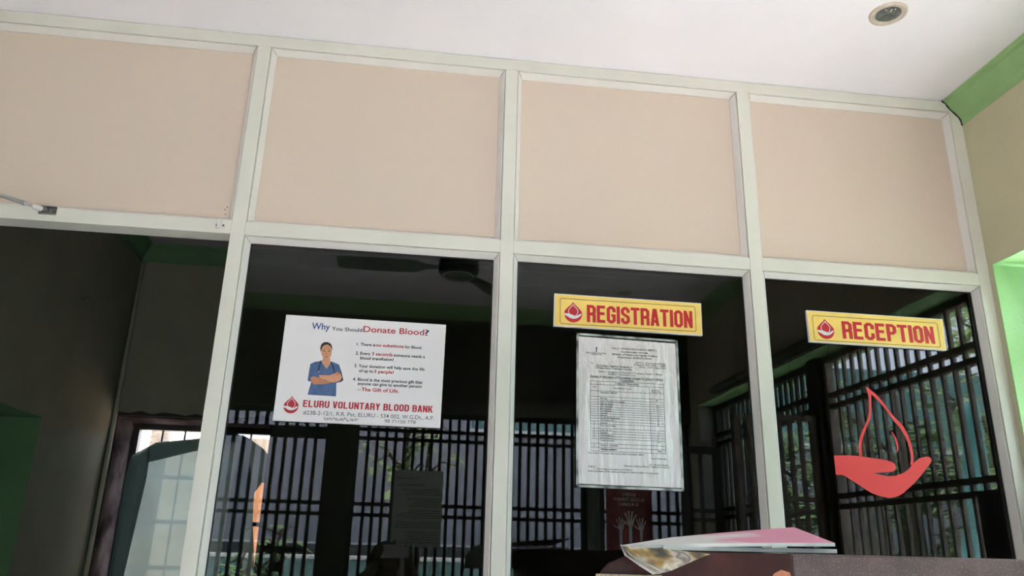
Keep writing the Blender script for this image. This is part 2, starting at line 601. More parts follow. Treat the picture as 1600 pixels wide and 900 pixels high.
def glyph(ch, w=0.46, s=0.155):
    """heavy condensed capital, unit height; returns (width, polygons)"""
    c = 0.10
    l, r, b, t, m = s / 2, w - s / 2, s / 2, 1 - s / 2, 0.53

    def rect(x0, y0, x1, y1):
        return [(x0, y0), (x1, y0), (x1, y1), (x0, y1)]
    P = []
    if ch == 'I':
        return s * 1.05, [rect(0, 0, s * 1.05, 1)]
    if ch == ' ':
        return w * 0.42, []
    if ch in 'RPBDEFLKN':
        P.append(rect(0, 0, s, 1))
    if ch in 'RP':
        P += stroke([(l, t), (r - c, t), (r, t - c), (r, m - 0.06 + c), (r - c, m - 0.06), (l, m - 0.06)], s)
    if ch == 'R':
        P += stroke([(r - c * 1.2, m - 0.02), (r, m - 0.02 - c), (r, 0)], s)
    if ch == 'B':
        P += stroke([(l, t), (r - c, t), (r - 0.01, t - c), (r - 0.01, m + c), (r - c, m), (l, m)], s)
        P += stroke([(l, m), (r - c, m), (r, m - c), (r, b + c), (r - c, b), (l, b)], s)
    if ch == 'D':
        P += stroke([(l, t), (r - c, t), (r, t - c), (r, b + c), (r - c, b), (l, b)], s)
    if ch == 'E':
        P += [rect(0, 0, w * 0.93, s), rect(0, m - s / 2, w * 0.86, m + s / 2), rect(0, 1 - s, w * 0.93, 1)]
    if ch == 'L':
        P.append(rect(0, 0, w * 0.9, s))
    if ch == 'K':
        P += [[(s * 0.9, 0.42), (w - s * 1.1, 1), (w, 1), (s * 1.3, 0.33)], [(s * 1.1, 0.55), (w - s * 1.05, 0), (w + 0.01, 0), (s * 1.9, 0.66)]]
    if ch == 'N':
        P += [rect(w - s, 0, w, 1), [(0, 1), (s * 0.95, 1), (w, 0), (w - s * 0.95, 0)]]
    if ch == 'T':
        P += [rect(0, 1 - s, w, 1), rect(w / 2 - s / 2, 0, w / 2 + s / 2, 1)]
    if ch == 'A':
        P += [[(0, 0), (s, 0), (w / 2 + s * 0.32, 1), (w / 2 - s * 0.62, 1)], [(w - s, 0), (w, 0), (w / 2 + s * 0.62, 1), (w / 2 - s * 0.32, 1)], rect(s * 0.8, 0.20, w - s * 0.8, 0.34)]
    if ch == 'V':
        P += [[(0, 1), (s, 1), (w / 2 + s * 0.32, 0), (w / 2 - s * 0.62, 0)], [(w - s, 1), (w, 1), (w / 2 + s * 0.62, 0), (w / 2 - s * 0.32, 0)]]
    if ch == 'Y':
        P += [[(0, 1), (s, 1), (w / 2 + s * 0.5, 0.40), (w / 2 - s * 0.5, 0.40)], [(w - s, 1), (w, 1), (w / 2 + s * 0.5, 0.40), (w / 2 - s * 0.5, 0.40)], rect(w / 2 - s / 2, 0, w / 2 + s / 2, 0.45)]
    if ch == 'O':
        P += stroke([(l + c, b), (r - c, b), (r, b + c), (r, t - c), (r - c, t), (l + c, t), (l, t - c), (l, b + c)], s, True)
    if ch == 'U':
        P += stroke([(l, 1), (l, b + c), (l + c, b), (r - c, b), (r, b + c), (r, 1)], s)
    if ch == 'C':
        P += stroke([(r, 0.63), (r, t - c), (r - c, t), (l + c, t), (l, t - c), (l, b + c), (l + c, b), (r - c, b), (r, b + c), (r, 0.40)], s)
    if ch == 'G':
        P += stroke([(r, 0.65), (r, t - c), (r - c, t), (l + c, t), (l, t - c), (l, b + c), (l + c, b), (r - c, b), (r, b + c), (r, 0.50)], s)
        P.append(rect(w * 0.50, 0.40, w, 0.53))
    if ch == 'S':
        P += stroke([(r, 0.67), (r, t - c), (r - c, t), (l + c, t), (l, t - c), (l, 0.66), (l + 0.03, 0.59), (r - 0.03, 0.43), (r, 0.35), (r, b + c), (r - c, b), (l + c, b), (l, b + c), (l, 0.34)], s)
    return w, P


def put_caps(mb, word, x0, x1, z, h, y, w=0.46, s=0.155, gap=0.055):
    tot, gl = 0, []
    for ch in word:
        a, P = glyph(ch, w, s)
        gl.append((tot, P))
        tot += a + gap
    tot -= gap
    k = (x1 - x0) / tot
    q = 0
    for o, P in gl:
        for p in P:
            q += 1
            mb.poly([(x0 + (o + a) * k, y - 0.00003 * (q % 7), z + b * h) for a, b in p])


def flat(mb, pts, y):
    tris = tessellate_polygon([[Vector((p[0], p[1], 0)) for p in pts]])
    mb.mesh([(p[0], y, p[1]) for p in pts], [tuple(t) for t in tris])


def drop_outline(cx, zb, w, h, n=28):
    """teardrop: round bottom, pointed top"""
    pts = []
    r = w / 2
    for i in range(n + 1):
        t = -PI * 0.5 + (i / n) * PI
        # right side bottom to tip
        if i <= n * 0.62:
            a = -PI / 2 + (i / (n * 0.62)) * (PI * 0.62)
            pts.append((cx + r * math.cos(a), zb + r + r * math.sin(a)))
    x1, z1 = pts[-1]
    tip = (cx, zb + h)
    for k in range(1, 7):
        u = k / 6
        bx = x1 + (tip[0] - x1) * u
        bz = z1 + (tip[1] - z1) * u
        bow = math.sin(u * PI) * w * 0.045
        pts.append((bx - bow * 0.6 * (1 if u > .5 else -0.6), bz - bow * 0.3))
    left = [(2 * cx - p[0], p[1]) for p in reversed(pts[1:-1])]
    return pts + left


def logo(parent, cx, zb, w, h, y, white, red='red'):
    d = MB()
    flat(d, drop_outline(cx, zb, w, h), y)
    d.build('logo_drop', M[red], parent, fix=False)
    e = MB()
    for q in stroke([(cx + (p[0] - cx) * 0.52, zb + h * 0.30 + (p[1] - zb) * 0.58) for p in drop_outline(cx, zb, w, h)], w * 0.035, True):
        e.poly([(a, y - 0.0003, b) for a, b in q])
    # cupped hand in white over the lower half
    r = w / 2
    hand = [(-1.02, 0.62), (-0.75, 0.62), (-0.45, 0.60), (-0.10, 0.50), (0.10, 0.44), (0.05, 0.36), (-0.35, 0.38), (-0.05, 0.30), (0.30, 0.34), (0.60, 0.50), (0.86, 0.66), (0.98, 0.60), (0.80, 0.36), (0.45, 0.12), (0.10, 0.04), (-0.30, 0.08), (-0.70, 0.30), (-1.02, 0.44)]
    hh = [(cx + a * r * 0.97, zb + r * 0.38 + b * r * 1.0) for a, b in hand]
    flat(e, hh, y - 0.0004)
    e.build('logo_hand', white, parent, fix=False)


# ================================================================== SETTING
X_R = 1.971
Z_C = 2.831
Y_B = -2.80
Y_I = 2.06

b = MB()
b.box(-2.25, X_R + 0.25, Y_B - 0.2, Y_I + 0.35, -0.12, 0.0)
structure('floor', b, M['floor'])
b = MB()
b.box(-2.25, X_R + 0.25, Y_B - 0.25, 0.03, Z_C, Z_C + 0.15)
structure('ceiling', b, M['ceiling'])
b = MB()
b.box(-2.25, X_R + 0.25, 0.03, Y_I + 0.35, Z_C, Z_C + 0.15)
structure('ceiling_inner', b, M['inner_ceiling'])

# right wall with a wide grilled opening
OY0, OY1, OZ0, OZ1 = -2.65, -0.02, 0.75, 2.212
XO = X_R + 0.25
b = MB()
b.box(X_R, XO, OY1, 0.03, 0, Z_C)
b.box(X_R, XO, OY0, OY1, OZ1, Z_C)
b.box(X_R, XO, OY0, OY1, 0, OZ0)
b.box(X_R, XO, Y_B - 0.2, OY0, 0, Z_C)
wr = structure('wall_right', b, M['wall'])
b = MB()
e = 0.003
b.box(X_R + 0.0005, XO, OY1 - e, OY1, OZ0, OZ1)
b.box(X_R + 0.0005, XO, OY0, OY1 - e, OZ1 - e, OZ1)
b.box(X_R + 0.0005, XO, OY0 + e, OY1 - e, OZ0, OZ0 + e)
o = b.build('window_reveal', M['green'], wr)
tag(o, 'light green reveal of the wide opening')
b = MB()
b.box(X_R + 0.0005, XO, OY0, OY0 + e, OZ0, OZ1 - e)
b.build('far_jamb', mat('grey_jamb_plaster', (0.45, 0.44, 0.42), 0.85, var=0.1), wr)
b = MB()
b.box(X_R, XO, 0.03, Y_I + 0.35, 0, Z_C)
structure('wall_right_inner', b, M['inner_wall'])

# green cornice (cove) along the walls of the front room
CP = [(0.0635, 0.0), (0.060, 0.006), (0.051, 0.010), (0.047, 0.021), (0.036, 0.034), (0.021, 0.050), (0.010, 0.060), (0.004, 0.074), (0.0025, 0.084), (0.0025, 0.092), (0.0, 0.0925)]
b = MB()
b.prism([(X_R - a, Z_C - z) for a, z in CP] + [(X_R - 0.0, Z_C)], Y_B, -0.003, 'xz')
cr = structure('trim_right', b, M['cornice'])
b = MB()
b.tube([(X_R - a - 0.001, -0.0025 + 0.0007 * (-1) ** k, Z_C - z - 0.001) for k, (a, z) in enumerate(CP)], [0.0030, 0.0026, 0.0018, 0.0030, 0.0019, 0.0030, 0.0022, 0.0030, 0.0020, 0.0026, 0.002], 6)
o = b.build('sealant', M['sealant'], cr)
tag(o, 'ragged black gap where the cornice meets the frame')
b = MB()
b.prism([(Y_B + a, Z_C - z) for a, z in CP] + [(Y_B, Z_C)], -2.05, X_R, 'yz')
structure('trim_back', b, M['cornice'])

# left wall of the front room
b = MB()
b.box(-2.25, -2.05, Y_B - 0.2, 0.03, 0, Z_C)
structure('wall_left', b, M['wall'])

# back wall behind the photographer: open to the yard through grilles
b = MB()
yb0, yb1 = Y_B - 0.18, Y_B
b.box(-2.05, X_R, yb0, yb1, 2.20, Z_C)
b.box(-2.05, -1.40, yb0, yb1, 0, 2.20)
b.box(-1.40, 0.40, yb0, yb1, 2.115, 2.20)
b.box(-0.385, -0.245, yb0, yb1 + 0.03, 0, 2.115)
wb = structure('wall_back', b, M['pillar'])
b = MB()
b.box(0.40, X_R, yb0, yb1, 2.115, 2.20)
o = b.build('lintel', M['post_grey'], wb)
tag(o, 'lighter grey lintel band over the grille')

# inner room
IL = -1.415
b = MB()
ny0, ny1, nz0, nz1 = 0.45, 1.29, 0.75, 1.765
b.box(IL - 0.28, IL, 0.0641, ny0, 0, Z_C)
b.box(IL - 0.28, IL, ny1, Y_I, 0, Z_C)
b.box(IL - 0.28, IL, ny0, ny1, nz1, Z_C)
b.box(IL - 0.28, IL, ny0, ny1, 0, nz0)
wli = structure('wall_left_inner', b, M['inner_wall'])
b = MB()
b.box(IL - 0.28, IL - 0.24, ny0, ny1, nz0, nz1)
b.box(IL - 0.24, IL - 0.001, ny1 - 0.004, ny1, nz0, nz1)
b.box(IL - 0.24, IL - 0.001, ny0, ny1, nz1 - 0.004, nz1)
b.box(IL - 0.24, IL - 0.001, ny0, ny0 + 0.004, nz0, nz1)
b.box(IL - 0.24, IL - 0.001, ny0, ny1, nz0, nz0 + 0.004)
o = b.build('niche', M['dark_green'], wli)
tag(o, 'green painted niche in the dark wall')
WX0, WX1, WZ0, WZ1 = -1.392, -0.615, 0.85, 1.895
b = MB()
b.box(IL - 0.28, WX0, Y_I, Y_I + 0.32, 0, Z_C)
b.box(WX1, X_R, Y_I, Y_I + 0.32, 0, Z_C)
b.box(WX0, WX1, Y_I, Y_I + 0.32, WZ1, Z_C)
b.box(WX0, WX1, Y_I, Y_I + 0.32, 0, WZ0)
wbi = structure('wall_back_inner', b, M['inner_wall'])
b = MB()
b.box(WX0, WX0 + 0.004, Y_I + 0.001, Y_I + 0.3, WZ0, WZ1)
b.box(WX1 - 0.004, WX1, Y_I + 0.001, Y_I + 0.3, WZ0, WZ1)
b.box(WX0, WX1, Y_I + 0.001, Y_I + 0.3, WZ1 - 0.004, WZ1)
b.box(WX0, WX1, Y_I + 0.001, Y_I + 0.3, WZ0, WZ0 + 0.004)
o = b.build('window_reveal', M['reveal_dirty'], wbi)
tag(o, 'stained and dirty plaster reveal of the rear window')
# chipped plaster edge above the rear window
b = MB()
pts = [(WX0, WZ1 + 0.002)]
for k in range(15):
    pts.append((WX0 + (WX1 - WX0) * k / 14, WZ1 + 0.022 + random.uniform(-0.012, 0.014)))
pts.append((WX1, WZ1 + 0.002))
flat(b, pts, Y_I - 0.002)
o = b.build('chipped_plaster', M['sealant'], wbi)
tag(o, 'dark chipped plaster along the window head')
b = MB()
b.prism([(Y_I - a, Z_C - z) for a, z in CP] + [(Y_I, Z_C)], IL, X_R, 'yz')
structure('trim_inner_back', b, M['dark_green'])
b = MB()
b.prism([(IL + a, Z_C - z) for a, z in CP] + [(IL, Z_C)], 0.07, Y_I, 'xz')
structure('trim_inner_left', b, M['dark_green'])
b = MB()
b.tube([(IL + 0.012, Y_I - 0.012, 0), (IL + 0.012, Y_I - 0.012, 2.735)], 0.011, 10)
tag(b.build('conduit_pipe', M['conduit'], smooth=True), 'olive painted conduit pipe running down the inner room corner', 'pipe')

# rear window
win = thing('window_4', None, None, (WX0, Y_I + 0.25, WZ0), kind='structure')
b = MB()
fy0, fy1 = Y_I + 0.255, Y_I + 0.30
b.box(WX0 + 0.004, WX0 + 0.035, fy0, fy1, WZ0, WZ1 - 0.004)
b.box(WX1 - 0.035, WX1 - 0.004, fy0, fy1, WZ0, WZ1 - 0.004)
b.box(WX0 + 0.035, WX1 - 0.035, fy0, fy1, WZ1 - 0.035, WZ1 - 0.004)
b.box(WX0 + 0.035, WX1 - 0.035, fy0, fy1, WZ0, WZ0 + 0.035)
b.build('window_frame', M['window_wood'], win)
bar = None
for k in range(1, 6):
    x = WX0 + 0.035 + (WX1 - WX0 - 0.07) * k / 6
    b = MB()
    b.tube([(x, Y_I + 0.278, WZ0 + 0.03), (x, Y_I + 0.278, WZ1 - 0.03)], 0.006, 8)
    b.build('window_bar', M['window_wood'], win)
for z in (1.14, 1.37, 1.60):
    b = MB()
    b.box(WX0 + 0.03, WX1 - 0.03, Y_I + 0.268, Y_I + 0.274, z, z + 0.022)
    b.build('window_rail', M['window_wood'], win)

# ================================================================== PARTITION
MULL = [-2.0095, -1.33, -0.4215, 0.3725, 1.1663, 1.9512]
H = 0.02
Z_H, Z_T, Z_TB = 2.7893, 2.1826, 2.1428
DEP = 0.064
Z_S = 0.92       # sill of the glazed bays
part = thing('wall_partition', None, None, (0, 0, 0), kind='structure')
b = MB()
b.box(-2.05, X_R, 0, DEP, Z_H, Z_C - 0.002)
b.build('header_rail', M['alu'], part, bevel=0.0012)
for x in MULL:
    b = MB()
    b.box(x - H, x + H, 0, DEP, 0, Z_H)
    b.build('mullion', M['alu'], part, bevel=0.0012)
for i in range(5):
    xa, xb = MULL[i] + H, MULL[i + 1] - H
    b = MB()
    b.box(xa, xb, 0, DEP, Z_TB, Z_T)
    b.build('transom', M['alu'], part, bevel=0.0012)
    if i != 1:
        b = MB()
        b.box(xa, xb, 0, DEP, Z_S - 0.04, Z_S)
        b.build('sill_rail', M['alu'], part, bevel=0.0012)


def bead(parent, xa, xb, za, zb, w=0.0165, dep=0.026):
    """mitred glazing bead round an opening"""
    g = 0.0016
    b = MB()

    def ring(i, y):
        return [(xa + i, y, za + i), (xb - i, y, za + i), (xb - i, y, zb - i), (xa + i, y, zb - i)]
    R = [ring(g, dep + 0.006), ring(g, 0.0045), ring(g + 0.003, 0.0035), ring(w, dep - 0.003), ring(w, dep + 0.006)]
    for k in range(4):
        for i in range(4):
            j = (i + 1) % 4
            b.poly([R[k][i], R[k][j], R[k + 1][j], R[k + 1][i]])
    b.build('glazing_bead', M['bead'], parent, fix=False)
    # mitre joints: thin dark lines
    c = MB()
    for (cx, cz, sx, sz) in ((xa, zb, 1, -1), (xb, zb, -1, -1)):
        p0 = Vector((cx + sx * (g + 0.003), 0.0028, cz + sz * (g + 0.003)))
        p1 = Vector((cx + sx * w, dep - 0.0037, cz + sz * w))
        c.tube([p0, p1], 0.0007, 5)
    c.build('mitre_joint', M['screw'], parent)


for i in range(5):
    xa, xb = MULL[i] + H, MULL[i + 1] - H
    b = MB()
    b.box(xa + 0.0005, xb - 0.0005, 0.028, 0.046, Z_T + 0.0005, Z_H - 0.0005)
    o = b.build('infill_panel', M['panel'], part)
    bead(part, xa, xb, Z_T, Z_H)
    if i != 1:
        b = MB()
        b.box(xa + 0.0005, xb - 0.0005, 0.028, 0.046, 0.0, Z_S - 0.0405)
        b.build('infill_panel', M['panel'], part)
for n, i in enumerate((0, 2, 3, 4)):
    xa, xb = MULL[i] + H, MULL[i + 1] - H
    w = thing('window_%d' % (n if n else 5), None, None, (xa, 0.03, Z_S), kind='structure')
    b = MB()
    b.box(xa + 0.002, xb - 0.002, 0.030, 0.036, Z_S + 0.002, Z_TB - 0.002)
    b.build('glass_pane', M['glass'], w)
    bead(w, xa, xb, Z_S, Z_TB)
    b = MB()
    g0, g1 = 0.0155, 0.0195
    for (x0, x1, z0, z1) in ((xa + g0, xb - g0, Z_TB - g1, Z_TB - g0), (xa + g0, xb - g0, Z_S + g0, Z_S + g1), (xa + g0, xa + g1, Z_S + g1, Z_TB - g1), (xb - g1, xb - g0, Z_S + g1, Z_TB - g1)):
        b.box(x0, x1, 0.0265, 0.0298, z0, z1)
    b.build('gasket', M['gasket'], w)

# small marks on the partition: nail holes by the latch, stain at a corner
b = MB()
for (x, z) in ((-0.474, 2.229), (-0.468, 2.237), (-0.470, 2.214), (-0.462, 2.198)):
    b.lathe((x, 0.0272, z), [(0.0, 0.0), (0.002, 0.0), (0.002, 0.001)], 8, 'y')
o = b.build('nail_hole', M['screw'], part)
b = MB()
flat(b, [(1.1867, 2.1835), (1.197, 2.1835), (1.194, 2.187), (1.1905, 2.190), (1.1885, 2.2), (1.1868, 2.196)], 0.0272)
b.build('brown_stain', M['orange_chip'], part)

# ------------------------------------------------------------------ door leaf (swung open to the left) and its closer arm
door = thing('door_1', None, None, (-1.305, -0.01, 0.02), kind='structure')
dx0, dx1 = -1.310, -1.274
b = MB()
b.box(dx0, dx1, -0.74, -0.012, 2.06, 2.128)
b.box(dx0, dx1, -0.74, -0.012, 0.02, 0.12)
b.box(dx0, dx1, -0.074, -0.012, 0.12, 2.06)
b.box(dx0, dx1, -0.74, -0.68, 0.12, 2.06)
b.box(dx0, dx1, -0.68, -0.074, 0.98, 1.05)
b.build('door_frame', M['alu'], door, bevel=0.0012)
b = MB()
b.box(dx0 + 0.014, dx1 - 0.014, -0.679, -0.075, 1.051, 2.059)
b.build('door_pane', M['glass'], door)
b = MB()
b.box(dx0 + 0.012, dx1 - 0.012, -0.679, -0.075, 0.121, 0.979)
b.build('kick_panel', M['panel'], door)

cl = thing('door_closer', 'steel door closer arm screwed to the cream transom over the open doorway', 'door closer', (-0.94, 0, 2.174))
b = MB()
b.box(-0.974, -0.926, -0.0025, -0.0002, 2.162, 2.186)
b.box(-0.970, -0.926, -0.009, -0.0025, 2.183, 2.186)
b.box(-0.970, -0.926, -0.009, -0.0025, 2.162, 2.165)
b.build('shoe_plate', M['dark_steel'], cl, bevel=0.0008)
b = MB()
b.lathe((-0.933, -0.0026, 2.174), [(0.0, -0.002), (0.004, -0.002), (0.0045, 0.0), (0.0045, 0.002)], 12, 'y')
b.build('screw', M['screw'], cl)
A = Vector((-0.962, -0.010, 2.174))
E1 = Vector((-1.165, -0.249, 2.170))
dv = (E1 - A).normalized()
b = MB()
b.lathe((-0.957, -0.006, 2.174), [(0.0, -0.008), (0.008, -0.008), (0.010, -0.004), (0.010, 0.004)], 16, 'y')
b.build('pivot', M['dark_steel'], cl, smooth=False)
b = MB()
b.tube([A + dv * 0.0, A + dv * 0.008, A + dv * 0.024, A + dv * 0.028], [0.0075, 0.0085, 0.0075, 0.0045], 10)
b.build('clevis', M['bead'], cl, smooth=True)
b = MB()
b.tube([A + dv * 0.026, A + dv * 0.056], 0.0032, 10)
b.build('threaded_rod', M['steel'], cl, smooth=True)
b = MB()
b.tube([A + dv * 0.045, A + dv * 0.0515], 0.0078, 6)
b.build('lock_nut', M['steel'], cl)
b = MB()
b.tube([A + dv * 0.0518, E1], 0.0062, 14)
b.build('adjusting_rod', M['steel'], cl, smooth=True)
b = MB()
b.tube([E1 + Vector((0, 0, 0.012)), E1 - Vector((0, 0, 0.012))], 0.011, 12)
b.tube([E1 - Vector((0, 0, 0.008)), Vector((-1.255, -0.45, 2.11))], 0.007, 8)
b.build('main_arm', M['steel'], cl)
b = MB()
b.box(-1.2735, -1.23, -0.56, -0.36, 2.068, 2.122)
b.build('closer_body', M['steel'], cl, bevel=0.004)

la = thing('latch_keeper', 'small cream latch bracket with two screws at right end of the door transom', 'bracket', (-0.471, 0, 2.165))
b = MB()
b.box(-0.487, -0.459, -0.003, -0.0002, 2.157, 2.177)
b.prism([(-0.4785, 2.1525), (-0.4715, 2.1545), (-0.468, 2.1785), (-0.4755, 2.1795)], -0.020, -0.003)
b.build('keeper_plate', M['bead'], la, bevel=0.0006)
for x in (-0.4815, -0.4635):
    b = MB()
    b.lathe((x, -0.0032, 2.166), [(0.0, -0.0012), (0.0030, -0.0012), (0.0034, 0.0005)], 10, 'y')
    b.build('screw', M['screw'], la)

# ------------------------------------------------------------------ recessed downlights
def downlight(loc, label):
    t = thing('recessed_downlight', label, 'ceiling light', loc, group='recessed downlights in the white ceiling')
    b = MB()
    b.lathe(loc, [(0.0535, 0.0), (0.053, -0.0035), (0.049, -0.0055), (0.043, -0.0048), (0.0395, -0.0026), (0.0385, -0.0036), (0.0365, -0.0032), (0.0355, 0.0)], 48)
    b.build('trim_ring', M['brass'], t, smooth=True)
    b = MB()
    b.lathe(loc, [(0.0358, -0.0012), (0.030, -0.0016), (0.02, -0.0012), (0.0, -0.0008)], 36)
    b.build('lamp_face', M['lamp_inside'], t, smooth=True)
    b = MB()
    for (x, y) in ((-0.016, -0.016), (-0.002, -0.021), (0.008, -0.024), (0.000, -0.014)):
        b.lathe((loc[0] + x, loc[1] + y, loc[2]), [(0.0, -0.0040), (0.0016, -0.0034), (0.0022, -0.0015)], 10)
    b.build('lamp_facet', M['steel'], t, smooth=True)


downlight((1.451, -0.408, Z_C), 'brass ringed recessed downlight in the white ceiling beside the green cornice')
downlight((1.388, -2.272, Z_C), 'recessed downlight mirrored as a dark oval in the glass above the registration sign')

# ================================================================== NOTICES ON THE GLASS
# poster
YP = 0.019
po = thing('blood_donation_poster', 'white landscape poster with nurse photo asking why you should donate blood', 'poster', (-0.03, 0.026, 1.608))
b = MB()
b.prism([(-0.2585, 1.9130), (0.2010, 1.9105), (0.1998, 1.6082), (-0.2608, 1.6098)], 0.0296, YP + 0.0006)
b.build('board', M['white_board'], po)
TX = [('Why', 'blue', -0.1833, 1.8745, -0.1319, .020), ('You Should', 'dark', -0.1265, 1.8743, -0.0397, .011), ('Donate Blood', 'red', -0.0369, 1.8750, 0.1386, .018), ('?', 'dark', 0.1402, 1.8743, 0.1527, .018),
      ('1. There is', 'dark', -0.0518, 1.8335, 0.001, .0088), ('no substitute', 'red', 0.003, 1.8335, 0.0826, .0092), ('for Blood.', 'dark', 0.0861, 1.8330, 0.1353, .0088),
      ('2. Every', 'dark', -0.0528, 1.8070, -0.0108, .0088), ('3 seconds', 'red', -0.007, 1.8070, 0.0522, .0098), ('someone needs a', 'dark', 0.0552, 1.8068, 0.1452, .0088), ('blood transfusion!', 'dark', -0.0387, 1.7935, 0.0561, .0088),
      ('3. Your donation will help', 'dark', -0.0531, 1.7702, 0.0806, .0088), ('save the life', 'green', 0.084, 1.7696, 0.1464, .0088), ('of up to', 'dark', -0.0394, 1.7562, 0.0012, .0088), ('3 people!', 'red', 0.0035, 1.7560, 0.0588, .0098),
      ('4. Blood is the most precious gift that', 'dark', -0.0539, 1.7312, 0.1424, .0088), ('anyone can give to another person', 'dark', -0.0396, 1.7194, 0.1407, .0088), ('\u2014', 'red', -0.0398, 1.7025, -0.0293, .0085), ('The Gift of Life.', 'red', -0.0276, 1.7022, 0.0771, .0105)]
groups = {'heading': TX[:4], 'slogan_list': TX[4:]}
for nm, items in groups.items():
    cols = sorted(set(t[1] for t in items))
    b = MB()
    for t in items:
        b.mi = cols.index(t[1])
        put_text(b, t[0], t[2], t[4], t[3], YP, height=t[5], offset=0.022 if nm == 'slogan_list' else 0.014)
    b.build(nm, [M['text_' + c] for c in cols], po, fix=False)
b = MB()
put_caps(b, 'ELURU VOLUNTARY BLOOD BANK', -0.1840, 0.1756, 1.6502, 0.0192, YP, w=0.50, s=0.172, gap=0.075)
b.build('bank_name', M['text_red'], po, fix=False)
b = MB()
put_text(b, '#23B-2-12/1, R.R. Pet, ELURU - 534 002, W.G.Dt., A.P.', -0.1812, 0.1808, 1.6296, YP, height=0.0115, offset=0.004)
b.build('address_line', M['text_grey'], po, fix=False)
b = MB()
zz = []
for k in range(80):
    zz.append((-0.124 + 0.094 * k / 79 + random.uniform(-0.002, 0.002), 1.6205 + random.uniform(-0.0045, 0.0045)))
for q in stroke(zz, 0.0014):
    b.poly([(a, YP - 0.0001, c) for a, c in q])
b.build('crossed_out_scribble', M['pencil'], po, fix=False)
b = MB()
put_text(b, '98 71150 778', 0.043, 0.130, 1.6165, YP, height=0.0095, offset=0.016)
b.build('pencilled_number', M['pencil'], po, fix=False)
logo(po, -0.2157, 1.6308, 0.0400, 0.0480, YP, M['white_board'], 'text_red')
ps = MB()
art = [
    ('print_scrub', [(-0.1478, 1.7827), (-0.1295, 1.7602), (-0.1177, 1.7827), (-0.0962, 1.7748), (-0.0889, 1.7576), (-0.0801, 1.7308), (-0.086, 1.7255), (-0.0988, 1.7221), (-0.0967, 1.6915), (-0.0967, 1.6838), (-0.1744, 1.685), (-0.1715, 1.7031), (-0.1679, 1.7218), (-0.1785, 1.7239), (-0.1771, 1.7569), (-0.1757, 1.7726), (-0.1644, 1.779)]),
    ('print_skin', [(-0.1433, 1.7939), (-0.1238, 1.795), (-0.1215, 1.7833), (-0.1177, 1.7827), (-0.1295, 1.7602), (-0.1478, 1.7827), (-0.1432, 1.7853)]),
    ('print_skin', [(-0.1498, 1.8133), (-0.1492, 1.8232), (-0.141, 1.8314), (-0.1316, 1.832), (-0.1243, 1.8262), (-0.1206, 1.8129), (-0.1206, 1.8011), (-0.1238, 1.793), (-0.1292, 1.7868), (-0.1348, 1.7865), (-0.1418, 1.7928), (-0.1478, 1.8015)]),
    ('print_hair', [(-0.1508, 1.8075), (-0.1532, 1.8209), (-0.1510, 1.8315), (-0.1440, 1.8378), (-0.1337, 1.8386), (-0.1243, 1.8338), (-0.1199, 1.8237), (-0.1196, 1.8111), (-0.1213, 1.8188), (-0.1250, 1.8268), (-0.1340, 1.8318), (-0.1430, 1.8290), (-0.1482, 1.8220), (-0.1500, 1.8133)]),
    ('print_dark', [(-0.0962, 1.7400), (-0.0889, 1.7576), (-0.0801, 1.7308), (-0.086, 1.7255), (-0.094, 1.725)]),
    ('print_dark', [(-0.1487, 1.7838), (-0.1455, 1.7839), (-0.1480, 1.7662), (-0.1502, 1.7505), (-0.1540, 1.7503), (-0.1526, 1.766)]),
    ('print_dark', [(-0.1213, 1.7813), (-0.1180, 1.7815), (-0.1100, 1.7682), (-0.1051, 1.749), (-0.1077, 1.7488), (-0.1140, 1.7661)]),
    ('print_skin_shade', [(-0.1717, 1.7339), (-0.1639, 1.7374), (-0.1487, 1.7351), (-0.1292, 1.7264), (-0.1102, 1.7235), (-0.1209, 1.7187), (-0.1356, 1.7164), (-0.1615, 1.7144), (-0.1679, 1.7225)]),
    ('print_skin', [(-0.1493, 1.7409), (-0.1382, 1.7426), (-0.1195, 1.7424), (-0.1051, 1.749), (-0.0999, 1.7539), (-0.0901, 1.7497), (-0.0845, 1.7383), (-0.0881, 1.7285), (-0.1063, 1.7225), (-0.1254, 1.7266), (-0.1448, 1.7333)]),
    ('print_skin_shade', [(-0.1048, 1.7462), (-0.1018, 1.7538), (-0.0909, 1.7509), (-0.0916, 1.7458), (-0.1008, 1.7433)]),
]
for (x, z) in ((-0.1417, 1.8106), (-0.1270, 1.8118)):
    art.append(('print_hair', [(x - 0.0040, z), (x, z + 0.0014), (x + 0.0036, z), (x, z - 0.0012)]))
    art.append(('print_hair', [(x - 0.0045, z + 0.0036), (x, z + 0.0052), (x + 0.0042, z + 0.0040), (x, z + 0.0041)]))
art.append(('print_lips', [(-0.1380, 1.7942), (-0.1330, 1.7952), (-0.1283, 1.7947), (-0.1330, 1.7926)]))
art.append(('print_skin_shade', [(-0.1345, 1.8090), (-0.1352, 1.8008), (-0.1318, 1.8006)]))
art.append(('white_board', [(-0.1522, 1.7513), (-0.1503, 1.7530), (-0.1484, 1.7513), (-0.1503, 1.7496)]))
mats = []
for k, (mn, pts) in enumerate(art):
    if mn not in mats:
        mats.append(mn)
    ps.mi = mats.index(mn)
    flat(ps, pts, YP + 0.0002 - 0.00018 * k)
o = ps.build('nurse_photo', [M[k] for k in mats], po, fix=False)
tag(o, 'printed photo of a person in blue scrubs with crossed arms')


